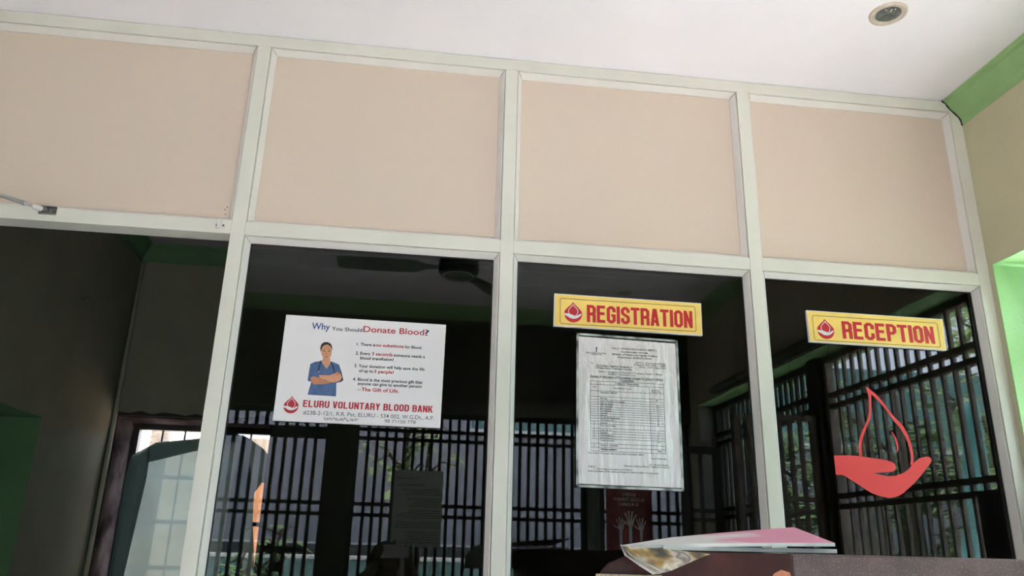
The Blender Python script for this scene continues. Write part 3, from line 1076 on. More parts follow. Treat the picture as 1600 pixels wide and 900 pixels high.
def sign(name, word, label, TL, TR, BR, BL, border, tx, lg, yf=0.0185):
    t = thing(name, label, 'sign', ((BL[0] + BR[0]) / 2, 0.028, BL[1]), group='yellow counter signs on the glass')
    b = MB()
    b.prism([TL, TR, BR, BL], 0.0296, yf + 0.0012)
    b.build('foam_board', M['white_board'], t)
    b = MB()

    def ins(d, f=1.0):
        return [(TL[0] + d, TL[1] - d * f), (TR[0] - d, TR[1] - d * f), (BR[0] - d, BR[1] + d * f), (BL[0] + d, BL[1] + d * f)]
    b.prism(ins(0.0025), yf + 0.0011, yf + 0.0004)
    b.build('yellow_face', M['yellow'], t)
    b = MB()
    x0, x1, z0, z1 = border
    c = 0.004
    for q in stroke([(x0 + c, z0), (x1 - c, z0), (x1, z0 + c), (x1, z1 - c), (x1 - c, z1), (x0 + c, z1), (x0, z1 - c), (x0, z0 + c)], 0.0016, True):
        b.poly([(a, yf, z) for a, z in q])
    b.build('border_line', M['ink'], t, fix=False)
    b = MB()
    put_caps(b, word, tx[0], tx[1], tx[2], tx[3], yf, w=0.47, s=0.168, gap=0.05)
    b.build('lettering', M['red'], t, fix=False)
    logo(t, lg[0], lg[1], lg[2], lg[3], yf, M['white_board'])
    return t


sign('registration_sign', 'REGISTRATION', 'yellow sign reading registration in red capitals above the framed notice',
     (0.5245, 2.0290), (0.9860, 2.0268), (0.9850, 1.9230), (0.5225, 1.9270), (0.5415, 0.9652, 1.9345, 2.0140), (0.6238, 0.9555, 1.9445, 0.0545), (0.5816, 1.9405, 0.0545, 0.0640))
sign('reception_sign', 'RECEPTION', 'yellow sign reading reception in red capitals over the red drop decal',
     (1.3310, 2.0262), (1.7935, 2.0248), (1.7900, 1.9212), (1.3320, 1.9240), (1.3477, 1.7712, 1.9300, 2.0098), (1.4430, 1.7552, 1.9400, 0.0570), (1.3882, 1.9352, 0.0560, 0.0655))

# framed official letter
dc = thing('official_notice', 'printed government charges notice in a clear plastic sleeve below registration sign', 'notice', (0.748, 0.026, 1.458))
b = MB()
b.prism([(0.5975, 1.8988), (0.8980, 1.8930), (0.8985, 1.4672), (0.5968, 1.4695)], 0.0275, 0.0205)
b.build('paper', M['paper'], dc)
YD = 0.0203
DOC = [('No. S. 12016/01/2012-NACO (NBTC)', 0.7017, 1.8655, 0.8379, 1), ('Government of India', 0.727, 1.8563, 0.8117, 1), ('Ministry of Health and Family Welfare', 0.6999, 1.8475, 0.8395, 1), ('Department of AIDS Control', 0.7182, 1.8390, 0.8215, 1),
       ('6th floor, Chandralok Building,', 0.7712, 1.8255, 0.8645, 0), ('36 Janpath, New Delhi - 110001', 0.7668, 1.819, 0.8642, 0), ('Dated : 12th February 2014', 0.7836, 1.8124, 0.8654, 0),
       ('Ministry of Health & Family Welfare', 0.6224, 1.8485, 0.6824, 0), ('Government of India', 0.6364, 1.8445, 0.6696, 0), ('To,', 0.6353, 1.8176, 0.6426, 0),
       ('The Director / Member Secretaries of', 0.651, 1.8101, 0.7619, 1), ('All State Blood Transfusion Councils', 0.6509, 1.8031, 0.7592, 1),
       ('Subject : Guidelines for Recovery of Processing Charges for Blood', 0.6589, 1.7926, 0.8523, 0), ('and Blood Components - reg.', 0.6863, 1.7862, 0.7707, 0),
       ('Details of Recovery of Processing Charges for Blood & Blood', 0.6322, 1.7766, 0.8562, 2), ('Component', 0.7238, 1.7686, 0.7651, 2),
       ('Costing for Whole Blood', 0.7082, 1.7584, 0.7798, 1), ('S.No.', 0.6406, 1.7463, 0.6514, 0), ('Nomenclature of cost', 0.7038, 1.745, 0.7564, 0), ('Blood Non', 0.8183, 1.7440, 0.8414, 0), ('Government', 0.8172, 1.7390, 0.8483, 0),
       ('The order will come into force with immediate effect.', 0.6249, 1.5540, 0.7912, 0), ('Yours Sincerely,', 0.8094, 1.5448, 0.8568, 0), ('Dr. Shobini Rajan', 0.8052, 1.5269, 0.8607, 0), ('Director, National Blood Transfusion Council', 0.7311, 1.5209, 0.8633, 0),
       ('Copy to', 0.6246, 1.5162, 0.6472, 0), ('1.  The Project Directors of all SACS', 0.6413, 1.5098, 0.7518, 0), ('Fresh Guidelines of Processing Charges for Blood & Blood Components', 0.6245, 1.5032, 0.8321, 0)]
for part_name, lo, hi in (('letter_heading', 1.70, 2.0), ('letter_footer', 1.0, 1.70)):
  b = MB()
  for t, x0, z, x1, k in DOC:
    if not lo <= z < hi:
        continue
    put_text(b, t, x0, x1, z, YD, height=(0.0052 if k == 1 else 0.0058 if k == 2 else 0.0044), offset=(0.034 if k else 0.024), shear=(0.25 if k == 2 else 0))
    if k == 2:
        b.poly([(x0, YD, z - 0.0022), (x1, YD, z - 0.0022), (x1, YD, z - 0.0014), (x0, YD, z - 0.0014)])
  b.build(part_name, M['ink'], dc, fix=False)
b = MB()
tx0, tx1, tz1, tz0 = 0.6328, 0.8555, 1.7655, 1.5615
rows = [1.7655, 1.7555, 1.7362, 1.7195, 1.7105, 1.7030, 1.6965, 1.6890, 1.6825, 1.6760, 1.6695, 1.6630, 1.6560, 1.6475, 1.6395, 1.6270, 1.6190, 1.6120, 1.6045, 1.5970, 1.5830, 1.5725, 1.5615]
lw = 0.0006
for z in rows:
    b.poly([(tx0, YD, z - lw), (tx1, YD, z - lw), (tx1, YD, z + lw), (tx0, YD, z + lw)])
for x in (tx0, 0.6560, 0.8120, tx1):
    zt = tz1 if x != 0.8120 else 1.7555
    b.poly([(x - lw, YD, tz0), (x + lw, YD, tz0), (x + lw, YD, zt), (x - lw, YD, zt)])
items = ['Consumables / Material', 'Blood bag', 'Kits for Transfusion Transmitted', 'Infection testing', 'Donor Hb, copper', 'Blood Grouping', 'Cross Matching', 'Chemicals', 'Glassware', 'Printing and plastic ware', 'Refreshment costs', 'Equipment', 'Blood donor mobility', 'Donor card etc.', 'Publicity', 'Waste management', 'Daily allowance', 'Quality assurance', 'Storage in consumables', 'Cost 2% on components', 'Total Revenue cost']
nums = ['', '80', '', '350', '10', '15', '75', '30', '20', '35', '30', '80', '', '40', '25', '15', '30', '100', '', '70', '1450']
for k, it in enumerate(items):
    if k + 3 < len(rows) + 1:
        z = rows[min(k + 2, len(rows) - 1)] - 0.0062
        z = rows[min(k + 1, len(rows) - 2) + 1] - 0.0062 if k + 2 < len(rows) - 1 else rows[-2] - 0.0075
        wdt = 0.0023 * len(it)
        put_text(b, it, 0.662, 0.662 + wdt, z, YD, height=0.0046, offset=0.03)
        if nums[k]:
            put_text(b, nums[k], 0.832, 0.832 + 0.0028 * len(nums[k]), z, YD, height=0.0046, offset=0.03)
for n, z in zip(('1.', '2.', '3.', '4.', '5.', '6.', '7.', '8.'), (1.7265, 1.6420, 1.6335, 1.6230, 1.6140, 1.6065, 1.5990, 1.5765)):
    put_text(b, n, 0.6420, 0.6465, z, YD, height=0.0042, offset=0.012)
b.build('charges_table', M['ink'], dc, fix=False)
b = MB()
for (x, z, r) in ((0.6528, 1.8665, 0.0022), (0.6528, 1.8625, 0.0026), (0.6528, 1.8570, 0.0022)):
    b.prism([(x + r * math.cos(t * PI / 6), z + r * math.sin(t * PI / 6)) for t in range(12)], YD, YD - 0.0001)
b.box(0.6500, 0.6556, YD - 0.0001, YD, 1.8540, 1.8550)
b.build('crest', M['ink'], dc, fix=False)
# sleeve: gently bulging clear film with tape strips round its edge
b = MB()
N = 18
cor = [(0.5915, 1.9090), (0.9052, 1.9040), (0.9045, 1.4572), (0.5895, 1.4592)]
vs, fs = [], []
for i in range(N + 1):
    for j in range(N + 1):
        u, v = i / N, j / N
        x = (cor[0][0] * (1 - u) + cor[1][0] * u) * (1 - v) + (cor[3][0] * (1 - u) + cor[2][0] * u) * v
        z = (cor[0][1] * (1 - u) + cor[1][1] * u) * (1 - v) + (cor[3][1] * (1 - u) + cor[2][1] * u) * v
        y = 0.0188 - 0.0035 * math.sin(PI * u) * math.sin(PI * v)
        vs.append((x, y, z))
for i in range(N):
    for j in range(N):
        k = i * (N + 1) + j
        fs.append((k, k + N + 1, k + N + 2, k + 1))
b.mesh(vs, fs)
o = b.build('plastic_sleeve', M['sleeve'], dc, smooth=True)
tag(o, 'shiny clear plastic sleeve')
M['tape'] = mat('clear_tape_strip', (0.10, 0.11, 0.105), 0.2, scale=22, spec=0.7, col2=(0.58, 0.60, 0.59), detail=1)
b = MB()
for (a, c) in ((0, 1), (1, 2), (2, 3), (3, 0)):
    p, q = Vector(cor[a]), Vector(cor[c])
    ctr = Vector((0.748, 1.683))
    d = (q - p).normalized()
    nrm = Vector((-d.y, d.x))
    if (ctr - p).dot(nrm) < 0:
        nrm = -nrm
    wd = 0.0065
    b.poly([(p.x, 0.0186, p.y), (q.x, 0.0186, q.y), (q.x + nrm.x * wd, 0.0186, q.y + nrm.y * wd), (p.x + nrm.x * wd, 0.0186, p.y + nrm.y * wd)])
b.build('sleeve_edge', M['tape'], dc, fix=False)

# red drop and hand decal
de = thing('red_drop_decal', 'red vinyl decal of a hand holding a blood drop on the right glass pane', 'decal', (1.535, 0.0298, 1.46))
hand = [(1.3776, 1.578), (1.4269, 1.5798), (1.4623, 1.5784), (1.4976, 1.575), (1.5431, 1.5706), (1.5600, 1.5660), (1.5690, 1.5610), (1.5719, 1.5540), (1.5701, 1.5438), (1.5615, 1.5374), (1.5381, 1.5342), (1.5122, 1.5318), (1.4959, 1.5309), (1.5166, 1.5265), (1.5416, 1.5232), (1.5674, 1.525), (1.5944, 1.5344), (1.6143, 1.5473), (1.6296, 1.5639), (1.6528, 1.5799), (1.6744, 1.5855), (1.6850, 1.5852), (1.6905, 1.5800), (1.6918, 1.5740), (1.6809, 1.5605), (1.6501, 1.5288), (1.6204, 1.5021), (1.5858, 1.4756), (1.5720, 1.4680), (1.5586, 1.4628), (1.5379, 1.4598), (1.5132, 1.4632), (1.4841, 1.4723), (1.4607, 1.4853), (1.4327, 1.5028), (1.4092, 1.5167), (1.4020, 1.5205), (1.3947, 1.5213), (1.3776, 1.5212)]
b = MB()
b.prism(hand, 0.0297, 0.0291)
b.build('hand_shape', M['decal'], de)
outer = [(1.4583, 1.5792), (1.4590, 1.593), (1.4597, 1.6066), (1.4625, 1.621), (1.4669, 1.6355), (1.4780, 1.656), (1.49, 1.675), (1.4990, 1.692), (1.5060, 1.7097), (1.5100, 1.734), (1.5120, 1.7593), (1.5077, 1.7929), (1.534, 1.7727), (1.551, 1.755), (1.5656, 1.7346), (1.5780, 1.715), (1.5900, 1.7000), (1.604, 1.6876), (1.6146, 1.6731), (1.6245, 1.651), (1.6314, 1.6278), (1.6340, 1.609), (1.6345, 1.5897), (1.6330, 1.577), (1.6300, 1.5640)]
inner = [(1.4681, 1.5795), (1.4681, 1.593), (1.4685, 1.607), (1.4715, 1.621), (1.4773, 1.6359), (1.4865, 1.655), (1.4975, 1.6729), (1.5075, 1.691), (1.5140, 1.7102), (1.5180, 1.741), (1.5215, 1.7700), (1.5393, 1.7531), (1.552, 1.738), (1.5639, 1.7222), (1.5740, 1.705), (1.5845, 1.690), (1.596, 1.677), (1.6045, 1.6650), (1.6140, 1.646), (1.6209, 1.6274), (1.6240, 1.609), (1.6257, 1.5893), (1.6240, 1.573), (1.6181, 1.5559)]
b = MB()
b.prism(outer + inner[::-1], 0.0297, 0.0291)
b.build('drop_outline', M['decal'], de)
b = MB()
b.prism([(1.5707, 1.6581), (1.5770, 1.6530), (1.5819, 1.6451), (1.5860, 1.636), (1.588, 1.6261), (1.5890, 1.616), (1.5884, 1.6069), (1.5850, 1.599), (1.5814, 1.5948), (1.5835, 1.606), (1.583, 1.6163), (1.5801, 1.633), (1.577, 1.645)], 0.0297, 0.0291)
b.build('drop_highlight', M['decal'], de)

# ================================================================== NET CURTAIN BEHIND THE DOORWAY
def lerp_path(path, t):
    n = len(path) - 1
    k = min(int(t * n), n - 1)
    f = t * n - k
    return path[k][0] * (1 - f) + path[k + 1][0] * f, path[k][1] * (1 - f) + path[k + 1][1] * f


def sheet(name, top, left, right, yb, amp, m, parent, nx=40, nz=50, seed=0, label=None):
    """hanging cloth: top path (x,z) left to right, side paths top to bottom"""
    rnd = random.Random(seed)
    ph = [rnd.uniform(0, 6.28) for _ in range(6)]
    vs, fs = [], []
    for j in range(nz + 1):
        t = j / nz
        lx, lz = lerp_path(left, t)
        rx, rz = lerp_path(right, t)
        for i in range(nx + 1):
            s = i / nx
            tx, tz = lerp_path(top, s)
            base0 = left[0][1] * (1 - s) + right[0][1] * s
            z = lz * (1 - s) + rz * s + (tz - base0) * (1 - t) ** 2
            x0 = left[0][0] * (1 - s) + right[0][0] * s
            x = lx * (1 - s) + rx * s + (tx - x0) * (1 - t) ** 2
            y = yb + amp * (math.sin(s * 9 + t * 2.2 + ph[0]) * 0.5 + math.sin(s * 17 - t * 1.4 + ph[1]) * 0.3 + math.sin(t * 7 + s * 5 + ph[2]) * 0.35) * (0.25 + 0.75 * t)
            vs.append((x, y, z))
    for j in range(nz):
        for i in range(nx):
            k = j * (nx + 1) + i
            fs.append((k, k + 1, k + nx + 2, k + nx + 1))
    b = MB()
    b.mesh(vs, fs)
    o = b.build(name, m, parent, smooth=True, fix=False)
    if label:
        o['label'] = label
    return o


nt_ = thing('shade_net', 'sheer grey green shade net draped across the rear window behind the doorway', 'net', (-0.98, 2.15, 0.87))
sheet('net_cloth', [(-1.313, 1.702), (-1.261, 1.737), (-1.206, 1.772), (-0.999, 1.800), (-0.859, 1.850), (-0.756, 1.824), (-0.666, 1.767), (-0.628, 1.728)],
      [(-1.313, 1.702), (-1.330, 1.594), (-1.328, 1.45), (-1.325, 1.326), (-1.325, 1.113), (-1.33, 0.87)],
      [(-0.628, 1.728), (-0.624, 1.628), (-0.680, 1.534), (-0.670, 1.40), (-0.640, 1.20), (-0.62, 0.87)], 2.165, 0.040, M['net'], nt_, seed=3)
sheet('folded_hem', [(-1.308, 1.700), (-1.27, 1.728), (-1.225, 1.755)],
      [(-1.308, 1.700), (-1.322, 1.594), (-1.322, 1.45), (-1.318, 1.326), (-1.318, 1.113), (-1.32, 0.87)],
      [(-1.215, 1.755), (-1.212, 1.60), (-1.225, 1.45), (-1.238, 1.30), (-1.250, 1.113), (-1.27, 0.87)], 2.120, 0.010, M['net'], nt_, nx=10, seed=5, label='doubled left edge of the net, darker')
sheet('folded_hem', [(-1.240, 1.745), (-1.206, 1.772), (-0.999, 1.800), (-0.859, 1.850), (-0.80, 1.838)],
      [(-1.240, 1.745), (-1.228, 1.668)],
      [(-0.80, 1.838), (-0.78, 1.80)], 2.128, 0.003, M['net'], nt_, nx=24, nz=8, seed=6, label='doubled top edge of the net, darker')
sheet('fold', [(-0.775, 1.83), (-0.735, 1.81)],
      [(-0.775, 1.83), (-0.79, 1.6), (-0.80, 1.3), (-0.80, 0.87)],
      [(-0.735, 1.81), (-0.70, 1.6), (-0.70, 1.3), (-0.66, 0.87)], 2.128, 0.006, M['net'], nt_, nx=8, seed=8, label='gathered right fold of the net, darker')

b = MB()
b.tube([(IL + 0.0, 1.427, 2.323), (IL + 0.02, 1.427, 2.326)], 0.004, 8)
b.tube([(IL + 0.018, 1.427, 2.326), (IL + 0.024, 1.43, 2.316), (IL + 0.03, 1.435, 2.320)], 0.004, 8)
tag(b.build('wall_hook', M['screw']), 'small dark hook in the shadowy wall of the inner room', 'hook')

# ground and things outside the rear window
b = MB()
b.box(-40, 40, -40, Y_B - 0.2, -0.3, -0.1)
b.box(X_R + 0.25, 40, Y_B - 0.2, 40, -0.3, -0.1)
b.box(-40, X_R + 0.25, Y_I + 0.35, 40, -0.3, -0.1)
b.box(-40, -2.25, Y_B - 0.2, Y_I + 0.35, -0.3, -0.1)
structure('ground', b, M['ground'])
b = MB()
b.box(-4.0, 1.2, 3.6, 3.72, -0.1, 1.99)
o = b.build('yard_wall', M['tan_brick'])
tag(o, 'sunlit tan yard wall seen past the net in the rear window', 'wall', kind='structure')
b = MB()
b.prism([(-1.62, -0.1), (-1.52, -0.1), (-1.50, 2.3), (-1.60, 2.3)], 3.30, 3.38)
tag(b.build('wooden_post', M['bark']), 'brown post standing outside the rear window near its left edge', 'post')
b = MB()
b.prism([(-0.99, -0.1), (-0.72, -0.1), (-0.84, 1.76), (-0.99, 1.66)], 3.40, 3.46)
tag(b.build('leaning_board', M['orange_board']), 'orange brown board leaning outside beyond the net edge', 'board')

# ================================================================== COUNTER AND NEWSPAPER
ct = thing('reception_counter', 'raised brown granite counter with a rounded maroon end below the reception pane', 'counter', (1.2, -1.0, 0))
ZT = 1.2935
b = MB()
b.box(0.640, 1.93, -1.15, -0.72, ZT - 0.075, ZT)
b.build('granite_top', M['granite'], ct, bevel=0.003)
b = MB()
prof = [(0.640, ZT)]
prof += [(0.430, ZT - 0.003), (0.415, ZT - 0.006), (0.398, ZT - 0.013), (0.386, ZT - 0.018), (0.378, ZT - 0.026), (0.374, ZT - 0.032), (0.374, ZT - 0.075), (0.640, ZT - 0.075)]
b.prism(prof, -1.150, -0.72)
o = b.build('rounded_end', M['maroon'], ct, bevel=0.002)
for v in o.data.vertices:            # the end runs askew, following the splayed side of the counter
    if v.co.y + wl(ct).y > -0.9 and v.co.x + wl(ct).x < 0.6:
        v.co.x += 0.125
tag(o, 'polished dark maroon rounded end')
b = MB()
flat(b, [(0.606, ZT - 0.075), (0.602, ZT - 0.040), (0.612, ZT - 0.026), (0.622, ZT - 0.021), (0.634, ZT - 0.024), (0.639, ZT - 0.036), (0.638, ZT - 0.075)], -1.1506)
b.build('worn_patch', M['orange_chip'], ct)  # flat orange-brown patch on the counter's front face
b = MB()
for k in range(26):
    b.box(0.372 + k * 0.0033, 0.372 + k * 0.0033 + 0.0019, -1.1575, -1.1515, ZT - 0.085, ZT - 0.0318)
b.box(0.370, 0.458, -1.1515, -1.1502, ZT - 0.085, ZT - 0.031)
o = b.build('ribbed_trim', M['ribbed'], ct)
b = MB()
b.box(0.57, 1.93, -1.12, -0.76, 0.10, ZT - 0.0755)
b.box(0.60, 1.93, -1.08, -0.80, 0.0, 0.10)
b.build('counter_body', M['counter_wood'], ct)

npap = thing('folded_newspaper', 'folded newspaper with a pink page lying on the dark counter edge', 'newspaper', (0.58, -1.05, ZT))


def slab(name, top, th, m, parent, label=None, nsub=0):
    b = MB()
    n = len(top)
    low = [(x, y, z - th) for x, y, z in top]
    b.poly(top)
    b.poly(low[::-1])
    b.mi = 1
    for i in range(n):
        j = (i + 1) % n
        b.poly([top[i], top[j], low[j], low[i]])
    o = b.build(name, m, parent)
    if label:
        o['label'] = label
    return o


def quadsheet(name, P00, P10, P11, P01, th, m, parent, bulge=0.0, n=12, label=None):
    """thick bent sheet from four corners (front-left, front-right, back-right, back-left)"""
    P00, P10, P11, P01 = map(Vector, (P00, P10, P11, P01))
    b = MB()
    T, L = [], []
    for j in range(n + 1):
        for i in range(n + 1):
            u, v = i / n, j / n
            p = (P00 * (1 - u) + P10 * u) * (1 - v) + (P01 * (1 - u) + P11 * u) * v
            p = p + Vector((0, 0, bulge * math.sin(PI * u) * (1 - v * 0.3)))
            T.append(p)
            L.append(p - Vector((0, 0, th)))
    q = (n + 1) ** 2
    fs, side = [], []
    for j in range(n):
        for i in range(n):
            k = j * (n + 1) + i
            fs.append((k, k + 1, k + n + 2, k + n + 1))
            fs.append((q + k, q + k + n + 1, q + k + n + 2, q + k + 1))
    b.mesh(T + L, fs)
    b.mi = 1
    edge = [j for j in range(n)]
    for i in range(n):
        for (a, c) in ((i, i + 1), (n * (n + 1) + i, n * (n + 1) + i + 1), (i * (n + 1), (i + 1) * (n + 1)), (i * (n + 1) + n, (i + 1) * (n + 1) + n)):
            b.poly([T[a], T[c], L[c], L[a]])
    o = b.build(name, m, parent)
    if label:
        o['label'] = label
    return o


quadsheet('upper_section', (0.406, -1.150, 1.2985), (0.722, -1.115, 1.3090), (0.768, -0.905, 1.336), (0.520, -1.010, 1.3125), 0.0045, [M['news_pink'], M['news_white']], npap, bulge=0.001, label='upper folded section with pink print')
quadsheet('lower_section', (0.462, -1.148, 1.2994), (0.735, -1.095, 1.3010), (0.765, -0.93, 1.3000), (0.50, -0.98, 1.3000), 0.0056, [M['news_photo'], M['news_white']], npap, label='lower folded section')
# drooping corner: three sheets hanging over the counter's front edge
for k in range(4):
    dy = -0.0025 * k
    b = MB()
    pts = [(0.4025, -1.1535 + dy, 1.2990 - 0.0006 * k), (0.404 + 0.003 * k, -1.168 + dy, 1.2860), (0.420 + 0.004 * k, -1.178 + dy, 1.2740 + 0.0008 * k), (0.436 + 0.005 * k, -1.182 + dy, 1.2640 + 0.0014 * k), (0.447 + 0.004 * k, -1.180 + dy, 1.2650 + 0.0014 * k), (0.485 + 0.003 * k, -1.170 + dy, 1.2790 + 0.0010 * k), (0.522, -1.156 + dy * 0.5, 1.2900), (0.464, -1.154 + dy * 0.5, 1.2950)]
    bk = [(x, y + 0.0009, z) for x, y, z in pts]
    tr = tessellate_polygon([[Vector((p[0], p[2], 0)) for p in pts]])
    n = len(pts)
    b.mesh(pts + bk, [tuple(t) for t in tr] + [tuple(n + q for q in reversed(t)) for t in tr] + [(i, (i + 1) % n, n + (i + 1) % n, n + i) for i in range(n)])
    b.build('drooping_page', M['news_photo'] if k in (1, 3) else M['news_white'], npap)

# ================================================================== GRILLES BEHIND AND BESIDE THE PHOTOGRAPHER
def grille_x(name, label, x0, x1, y, z0, z1, rails, sp, bw, m, group=None, rail_h=0.022, frame=0.03, bd=0.02):
    """grille in a plane parallel to the partition"""
    t = thing(name, label, 'grille', ((x0 + x1) / 2, y, z0), group)
    b = MB()
    b.box(x0, x0 + frame, y - 0.018, y + 0.018, z0, z1)
    b.box(x1 - frame, x1, y - 0.018, y + 0.018, z0, z1)
    b.box(x0 + frame, x1 - frame, y - 0.018, y + 0.018, z1 - frame, z1)
    b.box(x0 + frame, x1 - frame, y - 0.018, y + 0.018, z0, z0 + frame)
    b.build('frame', m, t)
    for z in rails:
        hh = rail_h if not isinstance(z, tuple) else z[1]
        zz = z if not isinstance(z, tuple) else z[0]
        b = MB()
        b.box(x0 + frame, x1 - frame, y - 0.012, y + 0.012, zz - hh / 2, zz + hh / 2)
        b.build('rail', m, t)
    n = max(1, round((x1 - x0 - 2 * frame) / sp))
    me = boxmesh('bar', bw, bd, z1 - z0 - 2 * frame + 0.004, m)
    for k in range(1, n):
        inst(me, 'bar', t, (x0 + frame + (x1 - x0 - 2 * frame) * k / n, y, z0 + frame - 0.002))
    return t


def grille_y(name, label, x, y0, y1, z0, z1, rails, sp, bw, m, group=None, rail_h=0.022, frame=0.03, bd=0.03):
    t = thing(name, label, 'grille', (x, (y0 + y1) / 2, z0), group)
    b = MB()
    b.box(x - 0.02, x + 0.02, y0, y0 + frame, z0, z1)
    b.box(x - 0.02, x + 0.02, y1 - frame, y1, z0, z1)
    b.box(x - 0.02, x + 0.02, y0 + frame, y1 - frame, z1 - frame, z1)
    b.box(x - 0.02, x + 0.02, y0 + frame, y1 - frame, z0, z0 + frame)
    b.build('frame', m, t)
    for z in rails:
        b = MB()
        b.box(x - 0.017, x + 0.017, y0 + frame, y1 - frame, z - rail_h / 2, z + rail_h / 2)
        b.build('rail', m, t)
    n = max(1, round((y1 - y0 - 2 * frame) / sp))
    me = boxmesh('bar', bd, bw, z1 - z0 - 2 * frame + 0.004, m)
    for k in range(1, n):
        inst(me, 'bar', t, (x, y0 + frame + (y1 - y0 - 2 * frame) * k / n, z0 + frame - 0.002))
    return t


RL = [1.995, 1.938, 1.532, 1.467, 0.95, 0.885]
yg = Y_B - 0.06
g = grille_x('door_grille', 'dark barred gate mirrored in the glass left of the pillar, with thick top rail', -1.395, -0.39, yg, 0.02, 2.112, [(1.960, 0.075), 1.532, 1.467, 0.95, 0.885], 0.0635, 0.021, M['grille'])
b = MB()
b.box(-0.72, -0.47, yg + 0.013, yg + 0.05, 1.238, 1.272)
b.box(-0.70, -0.66, yg + 0.013, yg + 0.07, 1.225, 1.285)
b.build('bolt', M['grille'], g)
pk = thing('padlock', 'dark padlock hanging from the barred gate bolt', 'padlock', (-0.625, yg + 0.06, 1.13))
b = MB()
b.box(-0.655, -0.597, yg + 0.048, yg + 0.075, 1.125, 1.185)
b.build('lock_body', M['grille'], pk, bevel=0.006)
b = MB()
b.tube([(-0.645, yg + 0.06, 1.18), (-0.645, yg + 0.06, 1.222), (-0.636, yg + 0.06, 1.234), (-0.616, yg + 0.06, 1.234), (-0.607, yg + 0.06, 1.222), (-0.607, yg + 0.06, 1.18)], 0.006, 8)
b.build('shackle', M['grille'], pk)

grille_x('window_grille', 'long dark grille of upright bars mirrored in the two middle panes', -0.243, 1.26, yg, 0.02, 2.112, RL, 0.0585, 0.0195, M['grille'])
b = MB()
b.box(1.262, 1.345, yg - 0.05, yg + 0.04, 0.0, 2.114)
tag(b.build('gate_post', M['post_grey']), 'grey green gate post mirrored beside the hanging maroon poster', 'post')
grille_x('side_gate', 'dark narrow gate behind the hanging maroon poster', 1.350, 1.965, yg, 0.02, 2.112, RL, 0.0585, 0.0195, M['grille'])

RS = [2.02, 1.965, 1.555, 1.508, 0.95, 0.90]
xg = 2.10
grille_y('window_grille', 'brown flat barred window grille in the right opening, mirrored behind the red decal', xg, -1.245, -0.045, OZ0 + 0.004, OZ1 - 0.004, RS, 0.066, 0.014, M['grille_brown'], bd=0.016)
b = MB()
b.box(2.045, 2.135, -1.33, -1.247, OZ0 + 0.003, OZ1 - 0.003)
tag(b.build('gate_post', M['grille']), 'dark post between grille and open gate in the right opening', 'post')
grille_x('swung_gate', 'small dark gate swung inward from the right opening, mirrored left of the decal', 1.625, 2.04, -1.29, OZ0 + 0.03, 1.93, [1.54, 1.485, 0.95], 0.05, 0.016, M['grille_brown'], frame=0.026)
grille_y('fanlight_grille', 'short barred grille above the open gate gap of the right opening', xg, -2.015, -1.335, 1.955, OZ1 - 0.004, [2.04], 0.0615, 0.016, M['grille'], bd=0.016)
grille_y('window_grille', 'dark flat barred grille at the far end of the right opening', xg, -2.645, -2.02, OZ0 + 0.004, OZ1 - 0.004, RS, 0.0615, 0.016, M['grille'], bd=0.016)
grille_x('folded_shutter', 'dark barred shutter leaf folded back across the far end of the right opening', 1.80, 2.06, -2.55, OZ0 + 0.03, 1.93, [1.54, 1.485], 0.07, 0.02, M['grille'], frame=0.045)

# posters hanging on the back grilles, facing the room (seen mirrored in the glass)
hp = thing('hero_poster', 'maroon poster with raised hands hanging on the back gate, mirrored below the notice', 'poster', (1.54, Y_B, 1.2))
yh = Y_B - 0.025
b = MB()
b.box(1.388, 1.692, yh - 0.006, yh, 1.18, 1.70)
b.build('poster_sheet', M['hero_red'], hp)
b = MB()
put_text(b, 'EVERY', 1.487, 1.583, 1.630, yh + 0.001, height=0.020, offset=0.015, facing=1)
put_text(b, 'BLOOD DONOR', 1.430, 1.640, 1.600, yh + 0.001, height=0.020, offset=0.015, facing=1)
put_text(b, 'IS A HERO', 1.468, 1.602, 1.570, yh + 0.001, height=0.020, offset=0.015, facing=1)
b.build('lettering', M['hero_art'], hp, fix=False)


def art_hand(mb, cx, zt, h, s, y):
    """raised forearm with open hand, five fingers"""
    w = 0.016 * s
    pw = 0.017 * s
    pts = [(-w * .55, -h), (w * .55, -h), (w * .5, 0.0), (pw * 1.0, 0.012 * s), (pw * 1.1, 0.03 * s), (-pw * 1.1, 0.03 * s), (-pw * 1.0, 0.012 * s), (-w * .5, 0.0)]
    flat(mb, [(cx + a, zt + c) for a, c in pts], y)
    for (bx, bz, dx, dz) in ((-0.017, 0.012, -0.030, 0.020), (-0.012, 0.028, -0.017, 0.042), (-0.004, 0.030, -0.005, 0.050), (0.005, 0.030, 0.007, 0.046), (0.013, 0.026, 0.020, 0.034)):
        for q in stroke([((bx) * s, bz * s), ((bx + dx * 0.55) * s, (bz + dz * 0.6) * s), ((bx + dx) * s, (bz + dz) * s)], 0.0068 * s):
            mb.poly([(cx + a, y, zt + c) for a, c in q])


b = MB()
art_hand(b, 1.545, 1.440, 0.24, 1.25, yh + 0.0012)
art_hand(b, 1.615, 1.415, 0.22, 1.05, yh + 0.0012)
art_hand(b, 1.482, 1.415, 0.22, 1.05, yh + 0.0012)
b.build('raised_hands', M['hero_art'], hp, fix=False)
b = MB()
art_hand(b, 1.580, 1.395, 0.20, 0.95, yh + 0.0008)
art_hand(b, 1.512, 1.395, 0.20, 0.95, yh + 0.0008)
b.build('red_hands', M['hero_art_red'], hp, fix=False)

